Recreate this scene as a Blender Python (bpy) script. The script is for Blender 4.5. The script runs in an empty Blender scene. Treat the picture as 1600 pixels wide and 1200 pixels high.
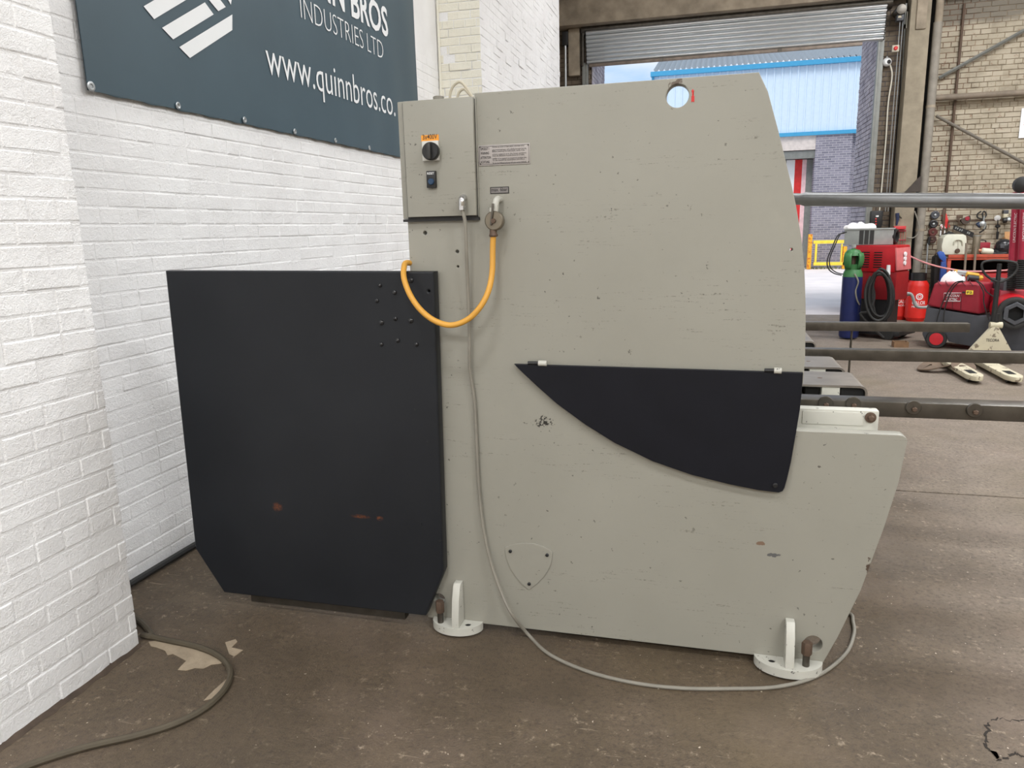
import bpy, bmesh, math, random
import numpy as np
from mathutils import Vector, Matrix
random.seed(7); rng = np.random.default_rng(11)
SC = bpy.context.scene
COL = SC.collection
R = math.radians

# ------------------------------------------------------------------ camera
F_PX, CAM_Z = 1157.0, 1.6
YAW, PIT, ROL = 0.26375857, 0.20691708, 0.0241489
fw = np.array([-math.sin(YAW)*math.cos(PIT), math.cos(YAW)*math.cos(PIT), -math.sin(PIT)])
r0 = np.array([math.cos(YAW), math.sin(YAW), 0.0]); d0 = np.cross(fw, r0)
rt = r0*math.cos(ROL)+d0*math.sin(ROL); dn = -r0*math.sin(ROL)+d0*math.cos(ROL)
CAMP = np.array([0.0, 0.0, CAM_Z])
cam = bpy.data.cameras.new('camera'); cam.sensor_width = 36; cam.lens = 36*F_PX/1600
cam.clip_start = .05; cam.clip_end = 300
co = bpy.data.objects.new('camera', cam); COL.objects.link(co)
m = Matrix.Identity(4)
for i in range(3):
    m[i][0] = rt[i]; m[i][1] = -dn[i]; m[i][2] = -fw[i]; m[i][3] = CAMP[i]
co.matrix_world = m
SC.camera = co

# ------------------------------------------------------------------ view, sky, sun, lamps
vs = SC.view_settings
vs.view_transform = 'Standard'; vs.look = 'None'; vs.exposure = 0.0; vs.gamma = 1.0; vs.use_curve_mapping = False
world = bpy.data.worlds.new('sky'); SC.world = world; world.use_nodes = True
wn = world.node_tree.nodes; wl = world.node_tree.links
for n in list(wn): wn.remove(n)
wo = wn.new('ShaderNodeOutputWorld'); bg = wn.new('ShaderNodeBackground')
tc = wn.new('ShaderNodeTexCoord'); mp = wn.new('ShaderNodeMapping'); mp.inputs['Scale'].default_value = (3, 3, 9)
nz = wn.new('ShaderNodeTexNoise'); nz.inputs['Scale'].default_value = 1.6; nz.inputs['Detail'].default_value = 6
rp = wn.new('ShaderNodeValToRGB')
rp.color_ramp.elements[0].position = .40; rp.color_ramp.elements[0].color = (.50, .70, .95, 1)
rp.color_ramp.elements[1].position = .62; rp.color_ramp.elements[1].color = (.93, .96, 1, 1)
wl.new(tc.outputs['Generated'], mp.inputs[0]); wl.new(mp.outputs[0], nz.inputs['Vector'])
wl.new(nz.outputs['Fac'], rp.inputs[0]); wl.new(rp.outputs[0], bg.inputs[0]); wl.new(bg.outputs[0], wo.inputs[0])
bg.inputs[1].default_value = 1.05

def light(name, kind, loc, target, energy, color=(1, 1, 1), size=1.0, size_y=None, spread=None):
    L = bpy.data.lights.new(name, kind); L.energy = energy; L.color = color
    if kind == 'AREA':
        L.shape = 'RECTANGLE'; L.size = size; L.size_y = size_y or size
        if spread: L.spread = spread
    if kind == 'SUN': L.angle = size
    o = bpy.data.objects.new(name, L); COL.objects.link(o)
    o.location = loc
    o.rotation_euler = (Vector(target)-Vector(loc)).to_track_quat('-Z', 'Y').to_euler()
    return o
light('sun', 'SUN', (0, -12, 30), (3, 4, 0), 3.0, (1, .97, .92), R(25))
LAMP = (.98, .99, 1.0)
# high-bay lamps; row far behind camera and one by far pier added as fill
for (lx, ly, pw_) in ((-1.0, -0.5, 125), (4.2, -1.2, 290), (9.2, -1.2, 260), (-1.0, -6.2, 500), (4.2, -6.2, 560), (9.2, -6.2, 300),
                      (-0.8, 4.6, 85), (4.2, 4.6, 430), (9.2, 4.6, 300), (-0.4, 10.0, 95), (4.2, 10.0, 330), (9.2, 10.0, 300)):
    light('bay_and_fill_lamp', 'AREA', (lx, ly, 6.3), (lx, ly, 0), pw_*.82, LAMP, 1.0 if ly == -.5 else 2.2, .45 if ly == -.5 else 1.2)

# ------------------------------------------------------------------ geometry helpers
def W(px, py, y=None, x=None, z=None):
    """point of the place seen at (px,py) of the 1600x1200 frame, on the plane y=, x= or z="""
    q = (px-800)/F_PX*rt+(py-600)/F_PX*dn+fw
    i, v = (1, y) if y is not None else ((0, x) if x is not None else (2, z))
    return CAMP+(v-CAMP[i])/q[i]*q
def PROJ(p):
    q = np.asarray(p, float)-CAMP; zz = q@fw
    return 800+F_PX*(q@rt)/zz, 600+F_PX*(q@dn)/zz

def spline(pts, n=8, closed=False):
    P = [np.asarray(p, float) for p in pts]; out = []
    N = len(P); rng_ = range(N) if closed else range(N-1)
    for i in rng_:
        if closed: a, b, c, d = P[i-1], P[i], P[(i+1) % N], P[(i+2) % N]
        else: a, b, c, d = P[max(i-1, 0)], P[i], P[i+1], P[min(i+2, N-1)]
        for k in range(n):
            t = k/n
            out.append(.5*((2*b)+(c-a)*t+(2*a-5*b+4*c-d)*t*t+(3*b-a-3*c+d)*t**3))
    if not closed: out.append(P[-1])
    return out

class MB:
    def __init__(s): s.v = []; s.f = []
    def add(s, vs_, fs):
        o = len(s.v); s.v += [tuple(map(float, p)) for p in vs_]; s.f += [tuple(i+o for i in f) for f in fs]; return s
    def hexa(s, p):   # 8 points: bottom ring ccw, top ring ccw
        return s.add(p, [(3, 2, 1, 0), (4, 5, 6, 7), (0, 1, 5, 4), (1, 2, 6, 5), (2, 3, 7, 6), (3, 0, 4, 7)])
    def box(s, x0, x1, y0, y1, z0, z1):
        return s.hexa([(x0, y0, z0), (x1, y0, z0), (x1, y1, z0), (x0, y1, z0), (x0, y0, z1), (x1, y0, z1), (x1, y1, z1), (x0, y1, z1)])
    def obox(s, c, size, rz=0, rx=0, ry=0):
        M_ = Matrix.Rotation(rz, 3, 'Z') @ Matrix.Rotation(ry, 3, 'Y') @ Matrix.Rotation(rx, 3, 'X')
        a, b, d = [k/2 for k in size]
        pts = [M_ @ Vector(p)+Vector(c) for p in ((-a, -b, -d), (a, -b, -d), (a, b, -d), (-a, b, -d), (-a, -b, d), (a, -b, d), (a, b, d), (-a, b, d))]
        return s.hexa(pts)
    def tube(s, path, r, seg=8, closed=False, caps=True, flat=1.0):
        P = [Vector(tuple(map(float, p))) for p in path]; N = len(P)
        rr = r if hasattr(r, '__len__') else [r]*N
        T = []
        for i in range(N):
            a = P[i-1] if (i > 0 or closed) else P[i]; b = P[(i+1) % N] if (i < N-1 or closed) else P[i]
            t = (b-a); T.append(t.normalized() if t.length > 1e-9 else Vector((0, 0, 1)))
        up = Vector((0, 0, 1)) if abs(T[0].z) < .9 else Vector((0, 1, 0))
        nrm = (up-T[0]*up.dot(T[0])).normalized(); vs_ = []
        for i in range(N):
            nrm = (nrm-T[i]*nrm.dot(T[i])).normalized(); bn = T[i].cross(nrm)
            for k in range(seg):
                a = 2*math.pi*k/seg
                vs_.append(P[i]+nrm*math.cos(a)*rr[i]*flat+bn*math.sin(a)*rr[i])
        fs = []
        for i in range(N if closed else N-1):
            j = (i+1) % N
            for k in range(seg):
                l = (k+1) % seg; fs.append((i*seg+k, i*seg+l, j*seg+l, j*seg+k))
        if caps and not closed:
            fs.append(tuple(range(seg-1, -1, -1))); fs.append(tuple((N-1)*seg+k for k in range(seg)))
        return s.add(vs_, fs)
    def cyl(s, p0, p1, r, r1=None, seg=16):
        return s.tube([p0, p1], [r, r if r1 is None else r1], seg)
    def lathe(s, prof, c, axis=(0, 0, 1), seg=20, ring=False):
        ax = Vector(axis).normalized(); up = Vector((0, 0, 1)) if abs(ax.z) < .9 else Vector((1, 0, 0))
        u = (up-ax*up.dot(ax)).normalized(); w = ax.cross(u); c = Vector(tuple(map(float, c))); vs_ = []
        for (r, h) in prof:
            for k in range(seg):
                a = 2*math.pi*k/seg; vs_.append(c+ax*h+(u*math.cos(a)+w*math.sin(a))*max(r, 1e-4))
        fs = []
        for i in range(len(prof) if ring else len(prof)-1):
            n_ = (i+1) % len(prof)
            for k in range(seg):
                l = (k+1) % seg; fs.append((i*seg+k, i*seg+l, n_*seg+l, n_*seg+k))
        if not ring: fs.append(tuple(range(seg-1, -1, -1))); fs.append(tuple((len(prof)-1)*seg+k for k in range(seg)))
        return s.add(vs_, fs)
    def prism(s, poly, vec):
        n = len(poly); a = [np.asarray(p, float) for p in poly]; b = [p+np.asarray(vec, float) for p in a]
        return s.add(a+b, [tuple(range(n)), tuple(range(2*n-1, n-1, -1))]+[((i+1) % n, i, n+i, n+(i+1) % n) for i in range(n)])
    def mesh(s, name='m', bevel=0, bseg=2, angle=35):
        me = bpy.data.meshes.new(name); me.from_pydata(s.v, [], s.f)
        bm = bmesh.new(); bm.from_mesh(me); bmesh.ops.recalc_face_normals(bm, faces=bm.faces)
        if bevel:
            es = [e for e in bm.edges if len(e.link_faces) == 2 and e.calc_face_angle(0) > R(28)]
            bmesh.ops.bevel(bm, geom=es, offset=bevel, segments=bseg, profile=.6, affect='EDGES', clamp_overlap=True)
        bm.to_mesh(me); bm.free()
        finish(me, angle); return me
    def build(s, name, mat, parent=None, bevel=0, bseg=2, angle=35, origin=None):
        return place(name, s.mesh(name, bevel, bseg, angle), mat, parent, origin)

def finish(me, angle=35):
    me.polygons.foreach_set('use_smooth', [True]*len(me.polygons))
    me.set_sharp_from_angle(angle=R(angle)); me.update()

WLOC = {}
def wloc(o): return WLOC.get(o.name, Vector((0, 0, 0))) if o else Vector((0, 0, 0))
def place(name, me, mat, parent=None, origin=None):
    """mesh given in world coordinates becomes an object under parent (or top-level with its origin at its base)"""
    o = bpy.data.objects.new(name, me); COL.objects.link(o)
    if mat:
        me.materials.clear(); me.materials.append(mat)
    if parent is None:
        if origin is None:
            c = np.empty(len(me.vertices)*3); me.vertices.foreach_get('co', c); c = c.reshape(-1, 3)
            lo, hi = c.min(0), c.max(0); origin = ((lo[0]+hi[0])/2, (lo[1]+hi[1])/2, lo[2])
        origin = Vector(origin); me.transform(Matrix.Translation(-origin)); o.location = origin; WLOC[o.name] = origin
    else:
        o.parent = parent; w = wloc(parent); me.transform(Matrix.Translation(-w)); WLOC[o.name] = w.copy()
    return o
def tag(o, label, cat, group=None, kind=None):
    o['label'] = label
    if cat: o['category'] = cat
    if group: o['group'] = group
    if kind: o['kind'] = kind
    return o
def thing(name, loc, label, cat, group=None, kind=None):
    o = bpy.data.objects.new(name, None); COL.objects.link(o); o.location = loc; o.empty_display_size = .1
    WLOC[o.name] = Vector(tuple(map(float, loc))); return tag(o, label, cat, group, kind)
def struct(o, label=None, cat=None):
    o['kind'] = 'structure'
    if label: o['label'] = label
    if cat: o['category'] = cat
    return o

def curve_mesh(cu):
    o = bpy.data.objects.new('tmp', cu); me = o.to_mesh().copy(); o.to_mesh_clear()
    bpy.data.objects.remove(o); bpy.data.curves.remove(cu); return me
def plate(name, outline, holes, y, thick, mat, parent=None, bevel=0, origin=None):
    """flat plate in the xz plane, front face at y, with holes [(x,z,r,n)]; outline [(x,z)]"""
    cu = bpy.data.curves.new('p', 'CURVE'); cu.dimensions = '2D'; cu.fill_mode = 'BOTH'
    cu.extrude = thick/2-bevel; cu.bevel_depth = bevel; cu.offset = -bevel; cu.bevel_resolution = 1
    rings = [outline]+[[(hx+hr*math.cos(2*math.pi*k/n), hz+hr*math.sin(2*math.pi*k/n)) for k in range(n)] for hx, hz, hr, n in holes]
    for rg in rings:
        sp = cu.splines.new('POLY'); sp.points.add(len(rg)-1)
        for k, (a, b) in enumerate(rg): sp.points[k].co = (a, b, 0, 1)
        sp.use_cyclic_u = True
    me = curve_mesh(cu)
    me.transform(Matrix(((1, 0, 0, 0), (0, 0, -1, y+thick/2), (0, 1, 0, 0), (0, 0, 0, 1))))
    finish(me, 30)
    return place(name, me, mat, parent, origin)
def text_mesh(body, p0, u, v, nrm, ref='H', bold=0.0, extrude=.0015, spacing=1.0):
    """lettering: text box from p0 (baseline left) along u (full width) and v (height of ref letter)"""
    def mk(b):
        cu = bpy.data.curves.new('t', 'FONT'); cu.body = b; cu.fill_mode = 'FRONT'; cu.resolution_u = 3
        cu.offset = bold; cu.space_character = spacing
        return curve_mesh(cu)
    me = mk(body); rf = mk(ref)
    c = np.array([q.co for q in me.vertices]); h = max(q.co.y for q in rf.vertices); bpy.data.meshes.remove(rf)
    x0, x1 = c[:, 0].min(), c[:, 0].max(); p0, u, v, nrm = [np.asarray(k, float) for k in (p0, u, v, nrm)]
    q = p0+np.outer((c[:, 0]-x0)/(x1-x0), u)+np.outer(c[:, 1]/h, v)+nrm*extrude
    fs = [tuple(p.vertices) for p in me.polygons]; bpy.data.meshes.remove(me)
    out = bpy.data.meshes.new('text'); out.from_pydata([tuple(k) for k in q], [], fs)
    return out

# ------------------------------------------------------------------ materials
def nodes(name):
    mt = bpy.data.materials.new(name); mt.use_nodes = True; nt = mt.node_tree
    b = nt.nodes['Principled BSDF']; return mt, nt, b
def ND(nt, t, **kw):
    n = nt.nodes.new(t)
    for k, v in kw.items(): setattr(n, k, v)
    return n
def noise(nt, scale, detail=4, rough=.55, vec=None, stretch=None):
    n = ND(nt, 'ShaderNodeTexNoise'); n.inputs['Scale'].default_value = scale; n.inputs['Detail'].default_value = detail
    n.inputs['Roughness'].default_value = rough
    g = ND(nt, 'ShaderNodeNewGeometry'); src = g.outputs['Position']
    if stretch:
        mp_ = ND(nt, 'ShaderNodeMapping'); mp_.inputs['Scale'].default_value = stretch
        nt.links.new(src, mp_.inputs[0]); src = mp_.outputs[0]
    nt.links.new(src, n.inputs['Vector']); return n.outputs['Fac']
def ramp(nt, fac, stops):
    r = ND(nt, 'ShaderNodeValToRGB'); e = r.color_ramp.elements
    while len(e) > 1: e.remove(e[-1])
    for i, (p, c) in enumerate(stops):
        k = e[0] if i == 0 else e.new(p)
        k.position = p; k.color = (c if hasattr(c, '__len__') else (c, c, c))+((1,) if not hasattr(c, '__len__') or len(c) == 3 else ())
    nt.links.new(fac, r.inputs[0]); return r.outputs[0]
def mix(nt, fac, a, b, mode='MIX'):
    n = ND(nt, 'ShaderNodeMix', data_type='RGBA', blend_type=mode)
    for s, v in ((0, fac), (6, a), (7, b)):
        if hasattr(v, 'is_linked') or hasattr(v, 'links'): nt.links.new(v, n.inputs[s])
        elif s == 0: n.inputs[0].default_value = v
        else: n.inputs[s].default_value = tuple(v)+(1,)
    return n.outputs[2]
def mul(nt, a, b):
    n = ND(nt, 'ShaderNodeMath', operation='MULTIPLY')
    for i, v in enumerate((a, b)):
        if isinstance(v, (int, float)): n.inputs[i].default_value = v
        else: nt.links.new(v, n.inputs[i])
    return n.outputs[0]
def bump(nt, b, h, strength, dist=.01):
    n = ND(nt, 'ShaderNodeBump'); n.inputs['Strength'].default_value = strength; n.inputs['Distance'].default_value = dist
    nt.links.new(h, n.inputs['Height']); nt.links.new(n.outputs[0], b.inputs['Normal'])
def L(c):   # sRGB 0-255 -> linear
    return tuple(((v/255)/12.92 if v/255 <= .04045 else ((v/255+.055)/1.055)**2.4) for v in c)
MATS = {}
def M(name, col, rough=.5, metal=0.0, var=.12, vscale=9, bmp=0, bscale=80, spec=None):
    if name in MATS: return MATS[name]
    mt, nt, b = nodes(name)
    b.inputs['Roughness'].default_value = rough; b.inputs['Metallic'].default_value = metal
    if spec is not None: b.inputs['Specular IOR Level'].default_value = spec
    f = noise(nt, vscale, 5)
    c = ramp(nt, f, [(.3, tuple(k*(1-var) for k in col)), (.7, tuple(min(1, k*(1+var)) for k in col))])
    nt.links.new(c, b.inputs['Base Color'])
    if bmp: bump(nt, b, noise(nt, bscale, 3), bmp, .004)
    MATS[name] = mt; return mt
def worn(name, col, chip, rough=.5, scale=25, amount=.64, metal=0, stretch=None):
    mt, nt, b = nodes(name); b.inputs['Roughness'].default_value = rough; b.inputs['Metallic'].default_value = metal
    base = ramp(nt, noise(nt, 4, 4), [(.3, tuple(k*.9 for k in col)), (.7, tuple(k*1.08 for k in col))])
    f = ramp(nt, noise(nt, scale, 6, .7, stretch=stretch), [(amount, 0.0), (amount+.03, 1.0)])
    nt.links.new(mix(nt, f, base, chip), b.inputs['Base Color']); MATS[name] = mt; return mt

Y0 = 2.612            # camera-side face of the machine's side frame
# white wall paint: fine roller grain, faint dirt
def wall_paint(name, c0, c1):
    mt, nt, b = nodes(name); b.inputs['Roughness'].default_value = .55
    c = ramp(nt, noise(nt, 2.3, 6, .6), [(.3, c0), (.65, c1)])
    d = ramp(nt, noise(nt, 38, 5, .7), [(.72, 0.0), (.77, .3)])
    nt.links.new(mix(nt, d, c, (.6, .59, .59)), b.inputs['Base Color'])
    h = ND(nt, 'ShaderNodeMath', operation='ADD'); nt.links.new(mul(nt, noise(nt, 240, 3, .6), .45), h.inputs[0])
    h2 = ND(nt, 'ShaderNodeMath', operation='ADD'); nt.links.new(mul(nt, noise(nt, 75, 5, .7), .8), h2.inputs[0]); nt.links.new(mul(nt, ramp(nt, noise(nt, 17, 6, .7), [(.40, 0.0), (.54, 1.0)]), .22), h2.inputs[1])
    nt.links.new(h2.outputs[0], h.inputs[1])
    bump(nt, b, h.outputs[0], .75, .008); return mt
m_white = wall_paint('white_wall_paint', L((238, 237, 237)), L((248, 248, 248)))
m_cream_white = wall_paint('cream_and_lit_white_paint', L((236, 232, 216)), L((242, 239, 226)))  # cream parts, and warm light painted on the far pier's front
def spot(nt, px, py, y, rad, thr, seed_scale=60):
    """mask of one chip of paint at a fixed place on the machine"""
    g = ND(nt, 'ShaderNodeNewGeometry'); mp_ = ND(nt, 'ShaderNodeMapping'); mp_.vector_type = 'TEXTURE'
    mp_.inputs['Location'].default_value = tuple(W(px, py, y=y)); mp_.inputs['Scale'].default_value = rad
    gr = ND(nt, 'ShaderNodeTexGradient', gradient_type='SPHERICAL')
    nt.links.new(g.outputs['Position'], mp_.inputs[0]); nt.links.new(mp_.outputs[0], gr.inputs[0])
    ad = ND(nt, 'ShaderNodeMath', operation='ADD'); nt.links.new(gr.outputs['Fac'], ad.inputs[0])
    nn = ND(nt, 'ShaderNodeMath', operation='MULTIPLY_ADD'); nn.inputs[1].default_value = 1.6; nn.inputs[2].default_value = -.8
    nt.links.new(noise(nt, seed_scale, 4, .65), nn.inputs[0]); 
    ms = ND(nt, 'ShaderNodeMath', operation='MULTIPLY'); nt.links.new(nn.outputs[0], ms.inputs[0])
    cl = ND(nt, 'ShaderNodeMath', operation='GREATER_THAN'); cl.inputs[1].default_value = .001; nt.links.new(gr.outputs['Fac'], cl.inputs[0])
    nt.links.new(cl.outputs[0], ms.inputs[1]); nt.links.new(ms.outputs[0], ad.inputs[1])
    return ramp(nt, ad.outputs[0], [(thr, 0.0), (thr+.05, 1.0)])
def frame_paint():
    mt, nt, b = nodes('pale_grey_machine_paint'); b.inputs['Roughness'].default_value = .42
    base = ramp(nt, noise(nt, 1.6, 4), [(.3, L((145, 143, 133))), (.7, L((152, 150, 140)))])
    area = ramp(nt, noise(nt, 2.6, 3, stretch=(.8, 1, 2.2)), [(.47, 0.0), (.58, 1.0)])
    s = ramp(nt, noise(nt, 1.0, 8, .75, stretch=(7, 7, 130)), [(.575, 0.0), (.62, 1.0)])
    brk = ramp(nt, noise(nt, 120, 3, .7), [(.48, 0.0), (.6, 1.0)])
    f1 = mul(nt, mul(nt, s, area), brk)
    chips = ramp(nt, noise(nt, 46, 4, .65), [(.675, 0.0), (.69, 1.0)])
    area2 = ramp(nt, noise(nt, 3.1, 2), [(.42, 0.0), (.56, 1.0)])
    f2 = mul(nt, chips, area2)
    c = mix(nt, mul(nt, f1, .75), base, (.075, .068, .055)); c = mix(nt, mul(nt, f2, .85), c, (.05, .045, .04))
    for (px, py, rad, thr, col) in ((1188, 849, (.022, .5, .013), .42, L((120, 98, 82))), (1208, 867, (.034, .5, .013), .42, L((92, 92, 92))), (1058, 128, (.05, .5, .03), .66, L((96, 84, 74))), (1058, 150, (.062, .5, .062), .50, L((110, 102, 90))), (850, 660, (.13, .5, .10), .88, L((40, 38, 34))), (1357, 888, (.02, .5, .05), .5, L((80, 66, 56)))):
        c = mix(nt, spot(nt, px, py, Y0, rad, thr, 60 if rad[0] < .1 else 110), c, col)
    nt.links.new(c, b.inputs['Base Color']); bump(nt, b, noise(nt, 260, 2), .06, .002); return mt
m_frame = frame_paint()
def dark_cover():
    mt, nt, b = nodes('charcoal_cover_paint'); b.inputs['Roughness'].default_value = .42; b.inputs['Specular IOR Level'].default_value = .28
    base = ramp(nt, noise(nt, 2.5, 4), [(.3, L((29, 31, 35))), (.7, L((35, 37, 41)))])
    sc = ramp(nt, noise(nt, 1.0, 7, .75, stretch=(30, 30, 45)), [(.70, 0.0), (.73, 1.0)])
    c = mix(nt, mul(nt, sc, .25), base, (.2, .2, .2))
    g = ND(nt, 'ShaderNodeNewGeometry')
    for (p, rad) in ((W(432, 793, y=2.55), (.028, .5, .024)), (W(562, 808, y=2.55), (.05, .5, .010)), (W(592, 811, y=2.55), (.018, .5, .012))):
        mp_ = ND(nt, 'ShaderNodeMapping'); mp_.vector_type = 'TEXTURE'
        mp_.inputs['Location'].default_value = tuple(p); mp_.inputs['Scale'].default_value = rad
        gr = ND(nt, 'ShaderNodeTexGradient', gradient_type='SPHERICAL')
        nt.links.new(g.outputs['Position'], mp_.inputs[0]); nt.links.new(mp_.outputs[0], gr.inputs[0])
        k = mul(nt, gr.outputs['Fac'], ramp(nt, noise(nt, 90, 5), [(.35, 0.0), (.6, 1.2)]))
        c = mix(nt, k, c, L((112, 62, 34)))
    nt.links.new(c, b.inputs['Base Color']); return mt
m_cover = dark_cover()
def floor_mat():
    mt, nt, b = nodes('worn_concrete_floor')
    c = ramp(nt, noise(nt, .8, 9, .66), [(.30, L((84, 72, 57))), (.5, L((99, 85, 68))), (.70, L((113, 98, 82)))])
    # floor turns from brown at left to paler at right, with a noisy edge
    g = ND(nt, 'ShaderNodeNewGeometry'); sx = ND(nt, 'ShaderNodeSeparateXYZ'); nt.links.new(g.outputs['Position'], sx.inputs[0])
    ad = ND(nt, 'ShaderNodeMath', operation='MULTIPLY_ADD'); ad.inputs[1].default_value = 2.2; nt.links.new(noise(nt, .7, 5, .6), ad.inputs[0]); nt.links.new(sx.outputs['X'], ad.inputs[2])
    pale_right = ramp(nt, mul(nt, ad.outputs[0], .25), [(.43, 0.0), (.70, .85)])
    c = mix(nt, pale_right, c, L((139, 127, 115)))
    d = ramp(nt, noise(nt, 5.5, 9, .74), [(.34, .72), (.58, 1.0)])
    c = mix(nt, .8, c, d, 'MULTIPLY')
    spots = ramp(nt, noise(nt, 2.6, 3, .5), [(.66, 0.0), (.72, .42)]); c = mix(nt, spots, c, L((66, 58, 50)))
    grit = ramp(nt, noise(nt, 48, 7, .8), [(.38, .75), (.5, 0.0)]); c = mix(nt, grit, c, L((66, 56, 47)))
    pk = ramp(nt, noise(nt, 1.3, 5), [(.52, 0.0), (.7, .4)]); c = mix(nt, pk, c, L((132, 115, 102)))
    dens = ramp(nt, noise(nt, 1.9, 3), [(.42, 0.0), (.62, 1.0)])
    pale = mul(nt, ramp(nt, noise(nt, 24, 7, .78), [(.575, 0.0), (.64, .85)]), dens); c = mix(nt, pale, c, L((172, 156, 136)))
    sp = ramp(nt, noise(nt, 62, 2, .5), [(.735, 0.0), (.75, .9)]); c = mix(nt, sp, c, L((214, 200, 182)))
    pits = mul(nt, ramp(nt, noise(nt, 30, 5, .62, stretch=(1, 2.2, 1)), [(.30, .85), (.35, 0.0)]), ramp(nt, noise(nt, 2.4, 3), [(.40, 0.0), (.55, 1.0)])); c = mix(nt, pits, c, L((48, 41, 35)))
    scr = mul(nt, ramp(nt, noise(nt, 1.0, 5, .6, stretch=(5, 70, 1)), [(.66, 0.0), (.70, .7)]), dens); c = mix(nt, scr, c, L((176, 160, 140)))
    ol = ramp(nt, noise(nt, .7, 3), [(.5, 0.0), (.72, .45)]); c = mix(nt, ol, c, L((106, 92, 62)))
    nt.links.new(c, b.inputs['Base Color'])
    rr = ramp(nt, noise(nt, 4, 5), [(.3, .5), (.7, .72)]); nt.links.new(rr, b.inputs['Roughness'])
    h = ND(nt, 'ShaderNodeMath', operation='ADD'); nt.links.new(noise(nt, 26, 9, .75), h.inputs[0]); nt.links.new(mul(nt, noise(nt, 150, 3), .5), h.inputs[1])
    bump(nt, b, h.outputs[0], .9, .008); return mt
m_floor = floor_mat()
def brick_mat(name, c0, c1, c2, mort=None, wear=None, wz=None):
    mt, nt, b = nodes(name); b.inputs['Roughness'].default_value = .8
    oi = ND(nt, 'ShaderNodeObjectInfo')
    g = ND(nt, 'ShaderNodeNewGeometry')
    sn = ND(nt, 'ShaderNodeVectorMath', operation='SNAP'); sn.inputs[1].default_value = (.2255, .2255, .0754)
    nt.links.new(g.outputs['Position'], sn.inputs[0])
    wnz = ND(nt, 'ShaderNodeTexWhiteNoise'); nt.links.new(sn.outputs[0], wnz.inputs[0])
    ad = ND(nt, 'ShaderNodeMath', operation='ADD'); nt.links.new(noise(nt, 3.2, 6, .6), ad.inputs[0]); nt.links.new(mul(nt, wnz.outputs[0], .22), ad.inputs[1])
    c = ramp(nt, ad.outputs[0], [(.35, c0), (.58, c1), (.82, c2)])
    if wear:
        f = ramp(nt, noise(nt, 16, 7, .72), [(.60, 0.0), (.66, .8)]); c = mix(nt, f, c, wear)
    if wz:   # greyer band on the upper courses
        sx = ND(nt, 'ShaderNodeSeparateXYZ'); nt.links.new(g.outputs['Position'], sx.inputs[0])
        ad2 = ND(nt, 'ShaderNodeMath', operation='ADD'); nt.links.new(sx.outputs['Z'], ad2.inputs[0]); nt.links.new(mul(nt, noise(nt, 2, 4), .5), ad2.inputs[1])
        f = ramp(nt, mul(nt, ad2.outputs[0], .1), [((wz)/10, 0.0), ((wz+.12)/10, .85)]); c = mix(nt, f, c, L((112, 106, 96)))
    nt.links.new(c, b.inputs['Base Color']); bump(nt, b, noise(nt, 70, 5, .65), .4, .006); return mt
m_cbrick = brick_mat('worn_cream_painted_brick', L((148, 138, 120)), L((170, 160, 141)), L((182, 172, 154)), wear=L((132, 100, 80)), wz=4.75)
def mortar_mat():
    mt, nt, b = nodes('rusty_mortar'); b.inputs['Roughness'].default_value = .9
    g = ND(nt, 'ShaderNodeNewGeometry'); sx = ND(nt, 'ShaderNodeSeparateXYZ'); nt.links.new(g.outputs['Position'], sx.inputs[0])
    ad = ND(nt, 'ShaderNodeMath', operation='MULTIPLY_ADD'); ad.inputs[1].default_value = 1.4; nt.links.new(noise(nt, 2.2, 5), ad.inputs[0]); nt.links.new(sx.outputs['X'], ad.inputs[2])
    c = ramp(nt, mul(nt, ad.outputs[0], .1), [(.43, L((122, 92, 74))), (.485, L((152, 138, 117)))])
    nt.links.new(c, b.inputs['Base Color']); bump(nt, b, noise(nt, 60, 4), .4, .006); return mt
m_mortar = mortar_mat()
m_ebrick = brick_mat('blue_grey_engineering_brick', L((140, 135, 146)), L((172, 166, 176)), L((192, 186, 192)), wear=L((120, 114, 122)))
m_emortar = M('pale_joint_mortar', L((84, 80, 84)), .9)
m_dbrick = brick_mat('soot_brown_brick', L((84, 74, 63)), L((108, 96, 82)), L((126, 113, 97)), wear=L((66, 58, 50)))
m_dmortar = M('dark_mortar', L((74, 65, 56)), .95)
m_conc = M('beige_concrete', L((146, 136, 118)), .85, var=.16, vscale=7, bmp=.35, bscale=40)
m_conc_dark = M('soot_stained_concrete', L((156, 144, 127)), .9, var=.25, vscale=5, bmp=.4, bscale=30)
m_black = M('black_plastic', (.012, .012, .013), .45)
m_rubber = M('black_rubber', (.018, .018, .018), .6)
m_dark = M('dark_gap', (.006, .006, .006), .9)
m_galv = M('galvanised_steel', L((178, 182, 184)), .38, .75, var=.10, vscale=12)
m_galv_d = M('dull_grey_steel_paint', L((128, 130, 126)), .5, .2)
m_steel = M('dark_machined_steel', L((96, 92, 86)), .36, .85, var=.22, vscale=14)
m_plate_steel = M('scuffed_table_steel', L((148, 142, 136)), .4, .8, var=.18, vscale=10)
m_wpaint = worn('chipped_white_paint', L((192, 191, 182)), (.05, .045, .04), .5, 38, .625)
m_rust = worn('rusty_brown_bolt', L((94, 76, 63)), (.05, .035, .03), .6, 60, .6, metal=.3)
m_chrome = M('chrome', (.6, .6, .6), .22, .95)
m_yhose = worn('yellow_rubber_hose', L((212, 156, 62)), L((120, 80, 30)), .5, 45, .70)
m_gcable = M('grey_cable_sheath', L((132, 128, 118)), .6)
m_dcable = M('olive_brown_cable', L((78, 70, 56)), .65)
m_banner = M('slate_teal_vinyl', L((62, 81, 91)), .5, var=.07, vscale=2.0)
m_print = M('white_print', L((232, 234, 235)), .6, var=.01)
m_blackprint = M('black_print', (.02, .018, .018), .6, var=.01)
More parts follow.
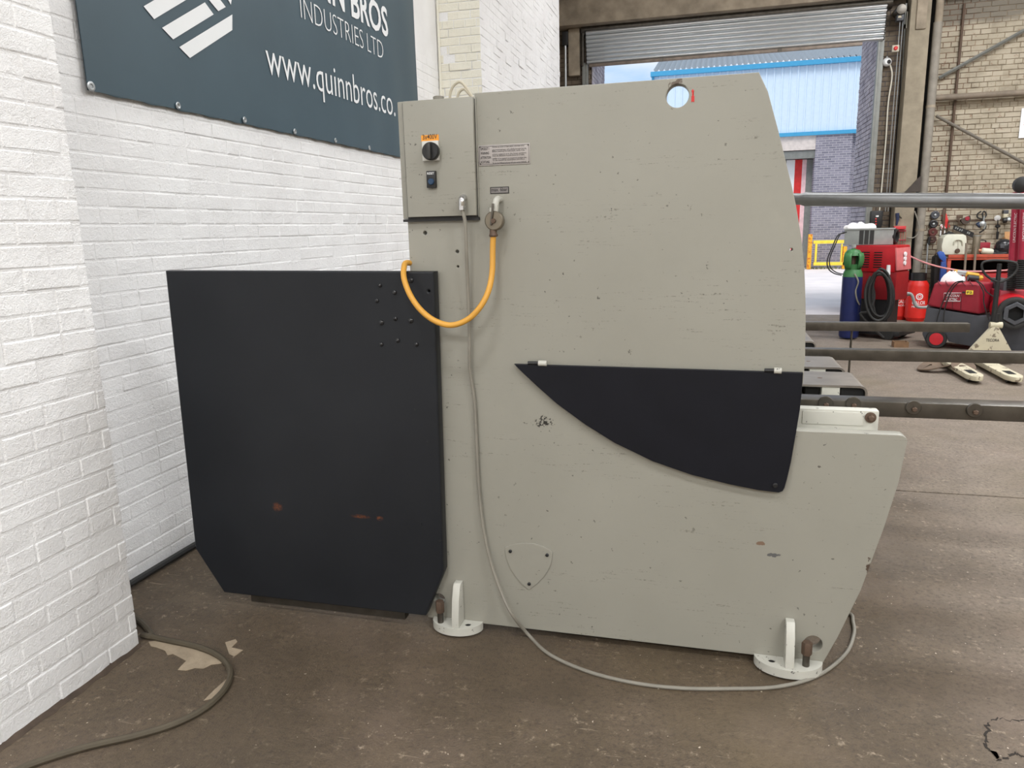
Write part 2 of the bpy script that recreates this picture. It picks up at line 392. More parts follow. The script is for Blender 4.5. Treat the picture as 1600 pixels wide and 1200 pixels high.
m_orange = M('orange_sticker', L((228, 150, 45)), .5, var=.04)
m_signgrey = M('grey_sign_plate', L((168, 162, 158)), .45, .1, var=.05)
m_labelgrey = M('dark_grey_label', L((132, 127, 124)), .5)
m_red = M('red_machine_paint', L((176, 12, 28)), .4)
m_dred = M('crimson_plastic', L((150, 36, 52)), .45)
m_pinkred = M('pale_red_panel', L((205, 110, 112)), .45)
m_bred = M('bright_red_paint', L((214, 40, 32)), .4)
m_blue = M('dark_blue_paint', L((24, 36, 88)), .4)
m_green = M('green_paint', L((58, 116, 66)), .45)
m_grey = M('mid_grey_paint', L((150, 154, 152)), .5)
m_dgrey = M('charcoal_plastic', L((70, 72, 78)), .5)
m_yellow = M('barrier_yellow', L((246, 216, 72)), .55, var=.1)
m_yorange = worn('chipped_orange_yellow', L((232, 172, 40)), L((200, 100, 40)), .6, 12, .55)
m_cloth = M('white_cloth', L((232, 230, 230)), .9)
m_jerry = M('milky_plastic', L((214, 214, 198)), .45, var=.06)
m_bench = M('orange_red_bench_paint', L((184, 76, 52)), .5, var=.2)
m_wood = M('brown_wood', L((120, 92, 66)), .7, var=.2)
m_pink = M('pink_hose', L((222, 150, 150)), .5)
m_signred = M('sign_red', L((205, 45, 45)), .5)
m_strap = M('brown_webbing', L((104, 88, 74)), .85)
m_bluecloth = M('blue_plastic', L((48, 86, 165)), .5)
m_pallet = worn('scuffed_cream_paint', L((196, 188, 164)), L((120, 108, 92)), .55, 16, .58)
m_clad = M('pale_blue_cladding', L((205, 222, 238)), .45, var=.03)
m_trimblue = M('bright_blue_trim', L((66, 154, 198)), .5, var=.04)
m_roofsheet = M('weathered_roof_sheet', L((138, 146, 154)), .8, var=.12)
m_ground = M('pale_yard_concrete', L((214, 206, 205)), .9, var=.10, vscale=1.2, bmp=.3)
m_ceil = M('roof_sheet_inside', L((190, 190, 186)), .8)
def far_brick():
    mt, nt, b = nodes('far_blue_grey_brickwork'); b.inputs['Roughness'].default_value = .85
    g = ND(nt, 'ShaderNodeNewGeometry'); mp_ = ND(nt, 'ShaderNodeMapping'); mp_.inputs['Rotation'].default_value = (R(90), 0, 0)
    bk = ND(nt, 'ShaderNodeTexBrick'); bk.inputs['Scale'].default_value = 1; bk.inputs['Brick Width'].default_value = .225; bk.inputs['Row Height'].default_value = .075
    bk.inputs['Mortar Size'].default_value = .008
    bk.inputs['Color1'].default_value = L((112, 110, 124))+(1,); bk.inputs['Color2'].default_value = L((140, 137, 150))+(1,); bk.inputs['Mortar'].default_value = L((172, 168, 172))+(1,)
    nt.links.new(g.outputs['Position'], mp_.inputs[0]); nt.links.new(mp_.outputs[0], bk.inputs[0]); nt.links.new(bk.outputs[0], b.inputs['Base Color']); return mt
m_farbrick = far_brick()

# ------------------------------------------------------------------ measured planes of the place
XW = -2.600           # recessed left wall
XP = -2.170           # faces of the two left piers
YP1 = 2.203           # far corner of the near pier
YP2, YP2E = 7.19, 11.05
YB = 13.8             # back wall
XJR, XJL = 2.487, -2.12
ROOF = 7.0

# ------------------------------------------------------------------ bricks
def brick_meshes(w, h, n, b=.004, deep=.008, jit=.0025, face=.0012):
    out = []
    for k in range(n):
        nx, nz_ = 4, 3; v = []; f = []
        gx = (0, .003/w, .5+rng.normal(0, .08), 1-.003/w, 1); gz = (0, .045, .955, 1)
        for j in range(nz_+1):
            for i in range(nx+1):
                ed = .5 if (i in (0, nx) or j in (0, nz_)) else 1
                jx, jz = np.clip(rng.normal(0, jit*.3, 2), -.0009, .0009)
                v.append((-w/2+b+(w-2*b)*gx[i]+jx, rng.normal(0, face)*(ed == 1 and i == 2), -h/2+b+(h-2*b)*gz[j]+jz))
        idx = lambda i, j: j*(nx+1)+i
        f += [(idx(i, j), idx(i+1, j), idx(i+1, j+1), idx(i, j+1)) for j in range(nz_) for i in range(nx)]
        ring = [idx(i, 0) for i in range(nx)]+[idx(nx, j) for j in range(nz_)]+[idx(i, nz_) for i in range(nx, 0, -1)]+[idx(0, j) for j in range(nz_, 0, -1)]
        o = len(v)
        for r_ in ring:
            x, y, z = v[r_]; sx = -1 if x < -w/2+b*2 else (1 if x > w/2-b*2 else 0); sz = -1 if z < -h/2+b*2 else (1 if z > h/2-b*2 else 0)
            v.append((x+sx*b*(1.05+abs(rng.normal(0, jit*70))), deep, z+sz*b*(1.05+abs(rng.normal(0, jit*70)))))
        nr = len(ring)
        f += [(ring[(i+1) % nr], ring[i], o+i, o+(i+1) % nr) for i in range(nr)]
        out.append((np.array(v), f))
    return out
def to_me(v, f, mat, name='brick'):
    me = bpy.data.meshes.new(name); me.from_pydata([tuple(p) for p in v], [], f); me.materials.append(mat)
    me.polygons.foreach_set('use_smooth', [True]*len(me.polygons)); me.update(); return me
def inside(poly, x, y):
    c = False; n = len(poly)
    for i in range(n):
        x1, y1 = poly[i]; x2, y2 = poly[i-1]
        if (y1 > y) != (y2 > y) and x < (x2-x1)*(y-y1)/(y2-y1)+x1: c = not c
    return c
HIDE_MACHINE = [(262, 428), (640, 428), (640, 160), (1190, 125), (1250, 350), (1250, 600), (1400, 690), (1290, 1030), (680, 960), (350, 920), (310, 855)]
HIDE_BANNER = [(125, -400), (140, 138), (618, 240), (650, 140), (645, -400)]
def brickwork(parent, o, rot, u0, u1, z0, z1, mat, cap=300, proud=.007, course=.0754, unit=.2255, joint=.009, hide=(), pop=.0025, headers=5, jit=.0025, off0=0.0, minpx=5, face=.0012, deepb=.008):
    """bricks on a wall plane: local x runs along the wall, -y is out of it. rot turns local to world about o."""
    bs, bh = unit-joint, course-joint
    S = brick_meshes(bs, bh, 7, jit=jit, face=face, deep=deepb); Hd = brick_meshes(unit/2-joint, bh, 4, jit=jit, face=face, deep=deepb)
    Mz = Matrix.Rotation(rot, 4, 'Z'); cells = []
    nc = int((z1-z0)/course); k0 = int(round(z0/course))
    for k in range(k0, k0+nc):
        zc = (k+.5)*course; hdr = headers and (k % headers == 2)
        un = unit/2 if hdr else unit
        x = u0+off0-(un/2 if k % 2 else 0)-(unit/4 if hdr else 0)
        while x < u1-.02:
            a, b = max(x, u0), min(x+un, u1); x += un
            if b-a < .035: continue
            c = Mz @ Vector(((a+b)/2, 0, 0))+Vector(o); c.z = zc
            cells.append((c, b-a-joint, hdr or (b-a) < unit*.6))
    seen = []
    for c, w, hd in cells:
        try: px, py = PROJ(c)
        except Exception: px = py = -1e9
        d = np.asarray(c)-CAMP; zz = d@fw
        vis = zz > .2 and -30 < px < 1630 and -30 < py < 1230 and not any(inside(pg, px, py) for pg in hide)
        e = Mz @ Vector((1, 0, 0)); pa = PROJ(np.asarray(c)+np.asarray(e)*w/2) if zz > .4 else (0, 0); pb = PROJ(np.asarray(c)-np.asarray(e)*w/2) if zz > .4 else (0, 0)
        area = math.hypot(pa[0]-pb[0], pa[1]-pb[1])*F_PX*bh/max(zz, .2)
        seen.append((vis, area if vis else 0))
    order = sorted(range(len(cells)), key=lambda i: -seen[i][1])
    keep = set(i for i in order[:cap] if seen[i][1] > minpx*minpx)
    share = {}
    V = []; Fc = []; nv = 0; w0 = wloc(parent)
    for i, (c, w, hd) in enumerate(cells):
        lib = Hd if hd else S; bw = (unit/2-joint) if hd else bs; q = random.randrange(len(lib)); fl = random.choice((1, -1))
        pr = proud+random.gauss(0, pop); ang = random.gauss(0, .006); tilt = random.gauss(0, .005)
        if i in keep:
            key = (hd, q)
            if key not in share: share[key] = to_me(lib[q][0], lib[q][1], mat)
            ob = bpy.data.objects.new('brick', share[key]); COL.objects.link(ob); ob.parent = parent
            out = Mz @ Vector((0, -pr, 0)); ob.location = c+out-w0
            ob.rotation_euler = (0, tilt, rot+ang*.5); ob.scale = (w/bw, 1, 1)
        else:
            if not seen[i][0] and seen[i][1] == 0 and cap and len(cells) > 3000: continue
            v = lib[q][0].copy(); v[:, 0] *= w/bw
            ct, st = math.cos(rot), math.sin(rot); x = v[:, 0]*ct-(v[:, 1]-pr)*st; y = v[:, 0]*st+(v[:, 1]-pr)*ct
            V.append(np.stack([x+c.x-w0.x, y+c.y-w0.y, v[:, 2]+c.z-w0.z], 1)); Fc += [tuple(t+nv for t in fc) for fc in lib[q][1]]; nv += len(v)
    if V:
        me = to_me(np.concatenate(V), Fc, mat, 'brickwork'); ob = bpy.data.objects.new('brickwork', me); COL.objects.link(ob); ob.parent = parent; ob['kind'] = 'stuff'

# ------------------------------------------------------------------ the setting
fl = struct(MB().box(XW-.3, 14, -8, YB+.05, -.25, -.012).build('floor', m_dark, origin=(0, 0, 0)), 'worn brown concrete workshop floor')
YJ = W(1500, 772, z=0)[1]
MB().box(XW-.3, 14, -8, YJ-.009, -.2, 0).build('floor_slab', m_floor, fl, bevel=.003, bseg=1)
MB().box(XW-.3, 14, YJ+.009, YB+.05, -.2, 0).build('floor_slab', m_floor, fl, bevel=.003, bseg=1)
m_patch = M('pale_cement_patch', L((158, 143, 122)), .8, var=.2, vscale=14, bmp=.5)
pt = [W(*p, z=.0) for p in ((232, 1003), (247, 1001), (262, 1006), (285, 1009), (305, 1014), (330, 1022), (346, 1030), (351, 1034), (345, 1037), (330, 1039), (318, 1045), (305, 1044), (291, 1048), (278, 1047), (284, 1040), (291, 1033), (280, 1027), (270, 1022), (262, 1024), (258, 1017), (245, 1012), (236, 1010))]
MB().prism(pt, (0, 0, .0015)).build('cement_patch', m_patch, fl)
pt = [W(*p, z=.0) for p in ((352, 1004), (368, 999), (371, 1003), (362, 1012), (380, 1016), (366, 1026), (358, 1022))]
MB().prism(pt, (0, 0, .0012)).build('cement_patch', m_patch, fl)
pt = [W(*p, z=.0) for p in ((318, 1095), (335, 1078), (352, 1063), (356, 1060), (345, 1078), (330, 1092))]
MB().prism(pt, (0, 0, .0012)).build('cement_patch', m_patch, fl)
m_crack = M('dark_crack_dirt', L((44, 38, 33)), .95, var=.3, vscale=30)
cr = [W(*p, z=0) for p in ((1543, 1128), (1560, 1122), (1580, 1126), (1600, 1124), (1640, 1130), (1650, 1175), (1610, 1186), (1592, 1180), (1575, 1183), (1558, 1190), (1551, 1176), (1541, 1166), (1538, 1150))]
jag = []
for i in range(len(cr)):
    for k in range(6):
        q = cr[i]+(cr[(i+1) % len(cr)]-cr[i])*k/6; jag.append(q+np.array([random.uniform(-.007, .007), random.uniform(-.007, .007), 0]))
cen = sum(jag)/len(jag); inn = []; wd_ = .004
for q in jag:
    wd_ = min(max(wd_+random.uniform(-.004, .004), .0), .011); dq = cen-q; inn.append(q+dq/np.linalg.norm(dq)*wd_)
MB().prism(jag, (0, 0, .0012)).build('crack', m_crack, fl)
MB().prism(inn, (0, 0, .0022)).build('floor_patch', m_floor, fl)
gd = struct(MB().box(-30, 40, YB+.05, 80, -.3, -.01).build('ground_yard', m_ground, origin=(0, 0, 0)), 'pale concrete yard outside the open shutter door')
ce = struct(MB().box(XW-.6, 14.4, -8.4, YB+.6, ROOF, ROOF+.2).build('ceiling', m_ceil, origin=(0, 0, ROOF)), 'pale roof over the workshop')
struct(MB().box(14, 14.3, -8.3, YB+.4, -.2, ROOF).build('wall_right', m_conc, origin=(14, 0, 0)), 'far right workshop wall')
struct(MB().box(XW-.3, 14, -8.3, -8, -.2, ROOF).build('wall_front', m_conc, origin=(0, -8, 0)), 'workshop wall behind the camera')

struct(MB().box(-3.6, -3.3, YP2E-.2, YB+.3, -.2, ROOF).build('wall_left_far', m_conc_dark, origin=(-3.4, 12, 0)), 'dark wall beyond the far white pier')
wl_ = struct(MB().box(XW-.3, XW, -8, YP2E, -.2, ROOF).build('wall_left', m_white, origin=(XW, 4, 0)), 'recessed white painted brick wall behind the banner')
brickwork(wl_, (XW, 0, 0), R(90), YP1-.25, YP2+.02, 0, 3.2, m_white, hide=(HIDE_MACHINE, HIDE_BANNER), proud=.0022, pop=.0013, off0=.07, jit=.0030, face=.0003, joint=.0045, deepb=.005)
p1 = struct(MB().box(XW-.1, XP, -2.0, YP1, -.1, ROOF).build('wall_left_pier_near', m_white, origin=(XP, 1, 0)), 'white painted brick pier nearest the camera')
brickwork(p1, (XP, 0, 0), R(90), .9, YP1+.006, 0, 3.0, m_white, proud=.0022, pop=.0015, off0=.03, jit=.0036, face=.0004, joint=.0045, deepb=.005)
p2 = struct(MB().box(-3.3, XP, YP2, YP2E, -.1, ROOF).build('wall_left_pier_far', m_white, origin=(XP, 9, 0)), 'white painted brick pier between banner and shutter door')
brickwork(p2, (0, YP2, 0), 0, XW, XP+.004, 2.0, 4.6, m_cream_white, hide=(HIDE_MACHINE,), proud=.0045, headers=4, joint=.005, deepb=.005, face=.0004)  # cream tint here is warm light put into the white paint
brickwork(p2, (XP, 0, 0), R(90), YP2-.004, YP2E, 2.2, 5.2, m_white, cap=240, hide=(HIDE_MACHINE,), proud=.0025, joint=.005, deepb=.005, face=.0004)
# dirty mortar fillet along the wall bases
m_fillet = M('dirty_floor_fillet', L((74, 62, 52)), .9, var=.3, vscale=18, bmp=.5)
for i, (xx, ya, yb_) in enumerate(((XP, .9, YP1), (XW, YP1, YP2))):
    b = MB(); n = 40
    pr = []
    for k in range(n+1):
        y = ya+(yb_-ya)*k/n; w = .022+.004*math.sin(k*1.7)+random.uniform(-.003, .003); h = .012+random.uniform(-.003, .003)
        pr.append([(xx, y, h), (xx+w*.4, y, h*.8), (xx+w, y, .0005)])
    vv = [p for q in pr for p in q]; ff = []
    for k in range(n):
        for j in range(2): ff.append((k*3+j, k*3+j+1, k*3+4+j, k*3+3+j))
    b.add(vv, ff); struct(b.build('trim_%d' % (i+1), m_fillet), ('dirty fillet strip along the foot of the near white pier', 'dirty fillet strip along the foot of the recessed white wall')[i])

# back wall right of the door, worn cream brick
wb = struct(MB().box(3.1, 14, YB, YB+.35, -.1, ROOF).build('wall_back', m_mortar, origin=(5, YB, 0)), 'worn cream painted brick wall behind the tool bench')
brickwork(wb, (0, YB, 0), 0, 3.24, 5.6, 0, 5.6, m_cbrick, cap=300, proud=.012, pop=.003, jit=.003, headers=4, course=.0780, minpx=2)
# door pier right: soot brown inner face and blue-grey outer reveal
jr = struct(MB().box(XJR+.02, 3.2, YB, YB+1.62, -.1, ROOF).build('wall_door_pier_right', m_emortar, origin=(2.8, YB, 0)), 'brick pier on the right of the shutter door')
brickwork(jr, (XJR+.02, 0, 0), R(-90), -(YB+1.62), -(YB+.03), 0, 5.0, m_ebrick, cap=0, proud=.010, headers=0, jit=.002)
brickwork(jr, (0, YB, 0), 0, XJR+.02, 3.1, 0, 5.0, m_dbrick, cap=0, proud=.008, headers=0, jit=.003)
jl = struct(MB().box(-3.6, XJL-.02, YB, YB+1.62, -.1, ROOF).build('wall_door_pier_left', m_dmortar, origin=(-2.8, YB, 0)), 'dark brick pier on the left of the shutter door')
brickwork(jl, (XJL-.02, 0, 0), R(90), YB+.03, YB+1.62, 3.0, 5.0, m_ebrick, cap=0, proud=.010, headers=0)
brickwork(jl, (0, YB, 0), 0, -2.95, XJL-.02, 2.8, 5.0, m_dbrick, cap=0, proud=.008, headers=0, jit=.004)
# concrete lintels over the door
lt = struct(MB().box(-3.4, 14, YB-.32, YB+.4, 4.98, 5.38).build('trim_lintel_lower', m_conc_dark, bevel=.012, origin=(0, YB, 4.98)), 'stained concrete lintel beam over the shutter door')
struct(MB().box(-3.4, 14, YB-.24, YB+.4, 5.40, ROOF).build('trim_lintel_upper', m_conc_dark, bevel=.012, origin=(0, YB, 5.4)), 'upper concrete band above the lintel')
# concrete column
xa, xb = W(1416.5, 100, y=YB-.3)[0], W(1448.5, 100, y=YB-.3)[0]
cl = struct(MB().box(xa, xb, YB-.3, YB, 0, 5.0).build('trim_column_right', m_conc, bevel=.015, origin=(xa, YB, 0)), 'beige concrete column beside the shutter door')
MB().box(xa+.08, xb-.06, YB-.33, YB-.29, 4.45, 4.98).build('column_bracket', m_conc_dark, cl, bevel=.02)
MB().prism([(xa+.12, YB-.33, 2.02), (xb+.05, YB-.33, 2.02), (xb+.05, YB-.33, 2.28)], (0, .04, 0)).build('gusset_plate', M('dark_brown_steel', L((62, 54, 48)), .6), cl)
struct(MB().box(W(1404.5, 156, y=YB-.03)[0], W(1411, 156, y=YB-.03)[0], YB-.03, YB-.008, 0, 5.0).build('trim_gap_shade', m_dark, origin=(xa, YB, 0)), 'black strip standing in for the shaded gap between chain and column')  # strip coloured black for the shade in the gap
xl0, xl1 = W(888, 90, y=YB-.1)[0], W(906, 90, y=YB-.1)[0]
struct(MB().box(xl0, xl1, YB-.12, YB, 4.2, 4.98).build('trim_plaster_left', m_conc_dark, bevel=.03, origin=(xl0, YB, 4.2)), 'broken plaster patch beside the left shutter guide')

# ------------------------------------------------------------------ the guillotine shear
shear = thing('guillotine_shear', (-.2, 4.2, 0), 'large pale grey metal shearing machine with charcoal covers standing on the floor', 'shear')
def xz(px, py, y=Y0): p = W(px, py, y=y); return (p[0], p[2])
XL = xz(655, 700)[0]; XN = xz(744, 240)[0]; ZT = 2.065
ZN = xz(690, 342)[1]
curve_up = [xz(*p) for p in ((1186, 113), (1200, 143), (1216, 203), (1226, 244), (1237, 289), (1244, 322), (1252.5, 373), (1257, 420), (1258.7, 467), (1259, 502), (1258, 560), (1255, 600))]
curve_up[0] = (curve_up[0][0], ZT)
low = [xz(*p) for p in ((1243, 668), (1243, 673), (1404, 679.5), (1411, 680.5), (1416, 684), (1418, 690), (1416, 700), (1404, 755), (1382, 823), (1358, 888), (1345, 923), (1309, 996), (1286, 1036))]
throat = [xz(1200, 600), xz(1120, 612), xz(1085, 640), xz(1100, 662), xz(1150, 668)]
outl = [(XN, ZT)]+curve_up+throat+low+[(XL, .032), (XL, ZN), (XN, ZN)]
def hl(px, py, rpx, n=16):
    a = xz(px, py); return (a[0], a[1], rpx/395.0, n)
holes = [hl(1058.5, 149.5, 14.5, 32), hl(664, 364, 3, 12), hl(714.5, 393, 2.6, 12), hl(715.5, 416.5, 1.7, 10), hl(1236.5, 390, 1.9, 10), hl(686.5, 936, 9.5, 24), hl(1270.5, 1006, 12.5, 24)]
plate('side_frame', outl, holes, Y0, .05, m_frame, shear, bevel=.0025)
# hidden body behind the side frame: far frame, beams, bed
yf = 5.95
plate('far_side_frame', outl, [hl(1058.5, 149.5, 14.5, 32)], yf, .05, m_frame, shear, bevel=.0025)
MB().box(-.25, .12, Y0+.05, yf, 1.05, 1.72).build('blade_beam', m_frame, shear, bevel=.01)
MB().box(-.75, .36, Y0+.05, yf, .10, .86).build('bed', m_frame, shear, bevel=.01)
MB().box(.0, .57, Y0+.05, yf, .846, .874).build('bed_top_plate', m_wpaint, shear, bevel=.004)
MB().cyl((-.13, Y0+.05, 1.935), (-.13, yf, 1.935), .045).build('tie_tube', m_steel, shear)
MB().box(-1.0, -.5, Y0+.05, yf, 1.2, 1.5).build('rear_cross_member', m_frame, shear, bevel=.01)
# support block and bolt behind the lower frame
yb_ = 2.735
c0 = W(1240, 640, y=yb_); c1 = W(1372, 672, y=yb_); zt_ = W(1310, 640, y=yb_)[2]
MB().box(c0[0]-.12, c1[0], yb_, yb_+.05, .874, zt_).build('arm_block', m_wpaint, shear, bevel=.006)
MB().box(c0[0]+.03, c1[0]-.05, yb_-.004, yb_+.01, zt_-.055, zt_-.008).build('arm_block_plate', m_wpaint, shear, bevel=.002)
bp = W(1360, 652, y=yb_)
bo = MB().lathe([(.0185, 0), (.0185, -.006), (.014, -.007)], bp, (0, 1, 0), 20).build('bolt', m_rust, shear)
MB().lathe([(.0105, -.007), (.0105, -.02), (.008, -.022)], bp, (0, 1, 0), 6).build('bolt_head', m_rust, bo)
# squaring and support arms
ZA = .95
def arm(x0, x1, y0, y1, name='support_arm'):
    return MB().box(x0, x1, y0, y1, ZA-.056, ZA).build(name, m_steel, shear, bevel=.003)
a1 = arm(.1, 2.6, 2.88, 2.975, 'squaring_arm')
arm(.12, 2.6, 4.07, 4.135); arm(.12, 1.58, 5.19, 5.25)
for (px, py) in ((1289.5, 629), (1332.7, 630), (1426.7, 636), (1522, 640.5)):
    p = W(px, py, y=2.88); d = MB().lathe([(.0255, 0), (.0262, -.003), (.0262, -.008), (.024, -.010)], p, (0, 1, 0), 24).build('roller_disc', m_steel, a1)
    MB().lathe([(.0095, -.010), (.0095, -.017), (.007, -.019)], p+np.array([.002, 0, -.006]), (0, 1, 0), 6).build('roller_bolt', m_rust, a1)
p = W(1331, 516, y=5.22); MB().cyl((p[0], 5.22, 0), (p[0], 5.22, ZA-.05), .007, seg=8).build('arm_leg', m_steel, shear)
# bed table plates with turned-down front lip
for (ya, yb2, xr, zt2) in ((3.23, 3.53, .635, .935), (3.64, 3.94, .615, .935), (4.45, 4.94, .59, .935), (5.02, 5.17, .585, .935)):
    rr = .03; prof = [(.05, zt2), (xr-rr, zt2)]+[(xr-rr+rr*math.sin(a), zt2-rr+rr*math.cos(a)) for a in (R(30), R(60), R(90))]+[(xr, zt2-.055), (xr-.009, zt2-.055), (xr-.009, zt2-rr)]+[(xr-rr+(rr-.009)*math.sin(a), zt2-rr+(rr-.009)*math.cos(a)) for a in (R(60), R(30), R(0))]+[(.05, zt2-.009)]
    pts = [(a, ya, b) for a, b in prof]
    tp = MB().prism(pts, (0, yb2-ya, 0)).build('table_plate', m_plate_steel, shear)
    MB().box(xr-.10, xr-.012, ya+.012, yb2-.012, zt2-.054, zt2-.010).build('lip_shade', m_dark, tp); MB().box(.40, .455, ya+.03, yb2-.03, .874, zt2-.010).build('lip_shade', m_dark, tp)  # black boxes stand in for the shade under the plate lip
    for sx in (.16, .30, .46): MB().box(sx, sx+.07, ya+.004, yb2-.02, .874, zt2-.009).build('spacer_block', m_wpaint, tp, bevel=.003)
    MB().lathe([(.010, zt2-.002), (.010, zt2+.0006)], (.47, (ya+yb2)/2, 0), (0, 0, 1), 12).build('table_bolt', m_rust, tp)
# swinging charcoal cover on the throat
cov = [(803, 569), (1255, 582.5), (1253, 610), (1250, 640), (1244, 676), (1236, 722), (1230, 748), (1226, 762), (1223, 767.5), (1217, 770), (1185, 766), (1140, 757), (1080, 742), (1020, 721), (960, 692), (915, 664), (870, 631), (840, 604.5), (818, 584)]
tc_ = plate('throat_cover', [xz(*p, y=Y0-.022) for p in cov], [], Y0-.022, .014, M('blue_black_cover_paint', L((24, 25, 31)), .45, var=.1, spec=.2), shear, bevel=.002)
for (px, py, l) in ((840, 567.5, 30), (1208, 579, 27)):
    a = W(px-l*.5, py-.3, y=Y0-.02); b = W(px+l*.05, py, y=Y0-.02); c = W(px+l*.48, py+.4, y=Y0-.02)
    hg = MB().cyl(a, b, .007, seg=12).build('hinge', m_black, tc_); MB().cyl(b, c, .0105, seg=12).build('hinge_sleeve', m_wpaint, tc_)
p = W(1211, 758, y=Y0-.022); MB().lathe([(.009, 0), (.009, -.006), (.006, -.009)], p, (0, 1, 0), 12).build('cover_screw', m_black, tc_)
# rear charcoal guard
YC = Y0-.055
rc = [(258, 423), (677.5, 424.5), (693, 893), (665, 962.5), (350, 926), (305, 857)]
rg = plate('rear_guard', [xz(*p, y=YC) for p in rc], [(xz(670, 455, YC)[0], xz(670, 455, YC)[1], .004, 10)], YC, .05, m_cover, shear, bevel=.006)
for (px, py) in ((594, 446), (616.6, 457), (642, 438), (589, 470), (596, 504), (618, 498), (642, 501), (596, 538), (621.6, 532), (651, 538)):
    p = W(px, py, y=YC); k = .75+.5*random.random()
    MB().lathe([(.0095*k, .001), (.008*k, -.004), (.004*k, -.007), (.001, -.0075)], p, (0, 1, 0), 12).build('rivet', M('glossy_black_rivet', (.015, .015, .017), .15), rg)
for (px, py) in ((658, 819), (687, 845), (649, 640), (668, 690)):
    MB().lathe([(.003, .001), (.003, -.003)], W(px, py, y=YC), (0, 1, 0), 8).build('screw', m_black, rg)
MB().box(xz(350, 926, YC)[0]+.12, xz(665, 962, YC)[0]-.10, YC+.02, YC+.06, .03, .06).build('guard_frame', m_steel, shear)
# shield-shaped access plate
sh = [(790, 854.7), (805, 849.5), (821, 848), (835, 849), (849, 853.5), (863.7, 862), (863, 872), (861, 881), (857, 890), (850, 900.6), (840, 911), (826.5, 921), (815, 911), (805, 899), (797, 886), (793, 875), (790.5, 864)]
sp = plate('access_plate', [xz(*p) for p in sh], [], Y0-.005, .006, m_frame, shear, bevel=.0012)
for q in ((797.5, 861), (855, 867), (827, 912)):
    MB().lathe([(.0065, 0), (.0065, -.005), (.004, -.007)], W(*q, y=Y0-.005), (0, 1, 0), 12).build('plate_screw', m_black, sp)
# floor feet
def foot(pc, rx, gx, bx_, hx, gh):
    c = W(*pc, y=Y0); cx = c[0]; zb, zt2 = .010, .042; n = 22
    pts = [(cx+rx*math.cos(math.pi+math.pi*k/n), math.sin(math.pi+math.pi*k/n)*rx*.74) for k in range(n+1)]
    cu = bpy.data.curves.new('p', 'CURVE'); cu.dimensions = '2D'; cu.fill_mode = 'BOTH'; cu.extrude = (zt2-zb)/2
    for rgn in (pts, [(hx+.013*math.cos(a*math.pi/8), -.034+.011*math.sin(a*math.pi/8)) for a in range(16)]):
        s_ = cu.splines.new('POLY'); s_.points.add(len(rgn)-1); s_.use_cyclic_u = True
        for k, (a, b) in enumerate(rgn): s_.points[k].co = (a, b, 0, 1)
    me = curve_mesh(cu); me.transform(Matrix.Translation((0, Y0-.001, (zb+zt2)/2))); finish(me, 30)
    ft = place('foot', me, m_wpaint, shear)
    MB().lathe([(.0112, zt2-.012), (.0112, zt2-.004)], (hx, Y0-.035, 0), (0, 0, 1), 16).build('anchor_hole_shade', m_dark, ft)  # dark disc paints the shade inside the anchor hole
    pr = [(gx, Y0-.001, zt2), (gx, Y0-.074, zt2), (gx, Y0-.072, zt2+.04), (gx, Y0-.060, zt2+.11), (gx, Y0-.040, gh-.01), (gx, Y0-.030, gh), (gx, Y0-.001, gh)]
    MB().prism(pr, (.030, 0, 0)).build('gusset', m_wpaint, ft, bevel=.003)
    MB().cyl((bx_, Y0-.040, zb), (bx_, Y0-.040, zt2+.055), .0125, seg=14).build('levelling_bolt', m_steel, ft)
    MB().lathe([(.0175, zt2+.045), (.0185, zt2+.05), (.0185, zt2+.088), (.016, zt2+.093)], (bx_, Y0-.040, 0), (0, 0, 1), 6).build('bolt_head', m_rust, ft)
    return ft
gxl = W(703, 970, y=Y0-.09)[0]
foot((716, 962), .106, gxl, W(688, 960, y=Y0-.04)[0], W(731, 971, y=Y0-.035)[0], .215)
foot((1231, 1027), .118, W(1228, 1035, y=Y0-.09)[0], W(1259.5, 1032, y=Y0-.04)[0], W(1206, 1030, y=Y0-.035)[0], .20)
# red arrow decal and rating signs on the side frame
ar = [(1082.5, 139), (1085.2, 143), (1084, 143), (1084, 150), (1085, 150), (1084.8, 160), (1082.5, 158.5), (1080.2, 160), (1080.5, 150), (1081.5, 150), (1081.2, 143), (1079.9, 143)]
plate('arrow_decal', [xz(*p) for p in ar], [], Y0-.0012, .0014, m_signred, shear)
wsx = [xz(*p, y=Y0-.003) for p in ((747, 227.5), (828, 223), (829, 256), (747.5, 259.5))]
sx0, sx1, sz0, sz1 = wsx[0][0], wsx[1][0], wsx[3][1], wsx[0][1]
ws = MB().box(sx0, sx1, Y0-.003, Y0+.001, sz0, sz1).build('warning_plate', m_signgrey, shear, bevel=.001)
bw = .0011
for a in ((sx0+.004, sx1-.004, sz1-.004-bw, sz1-.004), (sx0+.004, sx1-.004, sz0+.004, sz0+.004+bw), (sx0+.004, sx0+.004+bw, sz0+.004, sz1-.004), (sx1-.004-bw, sx1-.004, sz0+.004, sz1-.004)):
    MB().box(a[0], a[1], Y0-.0036, Y0-.002, a[2], a[3]).build('border_line', m_blackprint, ws)
sw, shh = sx1-sx0, sz1-sz0
FR = (0, -1, 0)
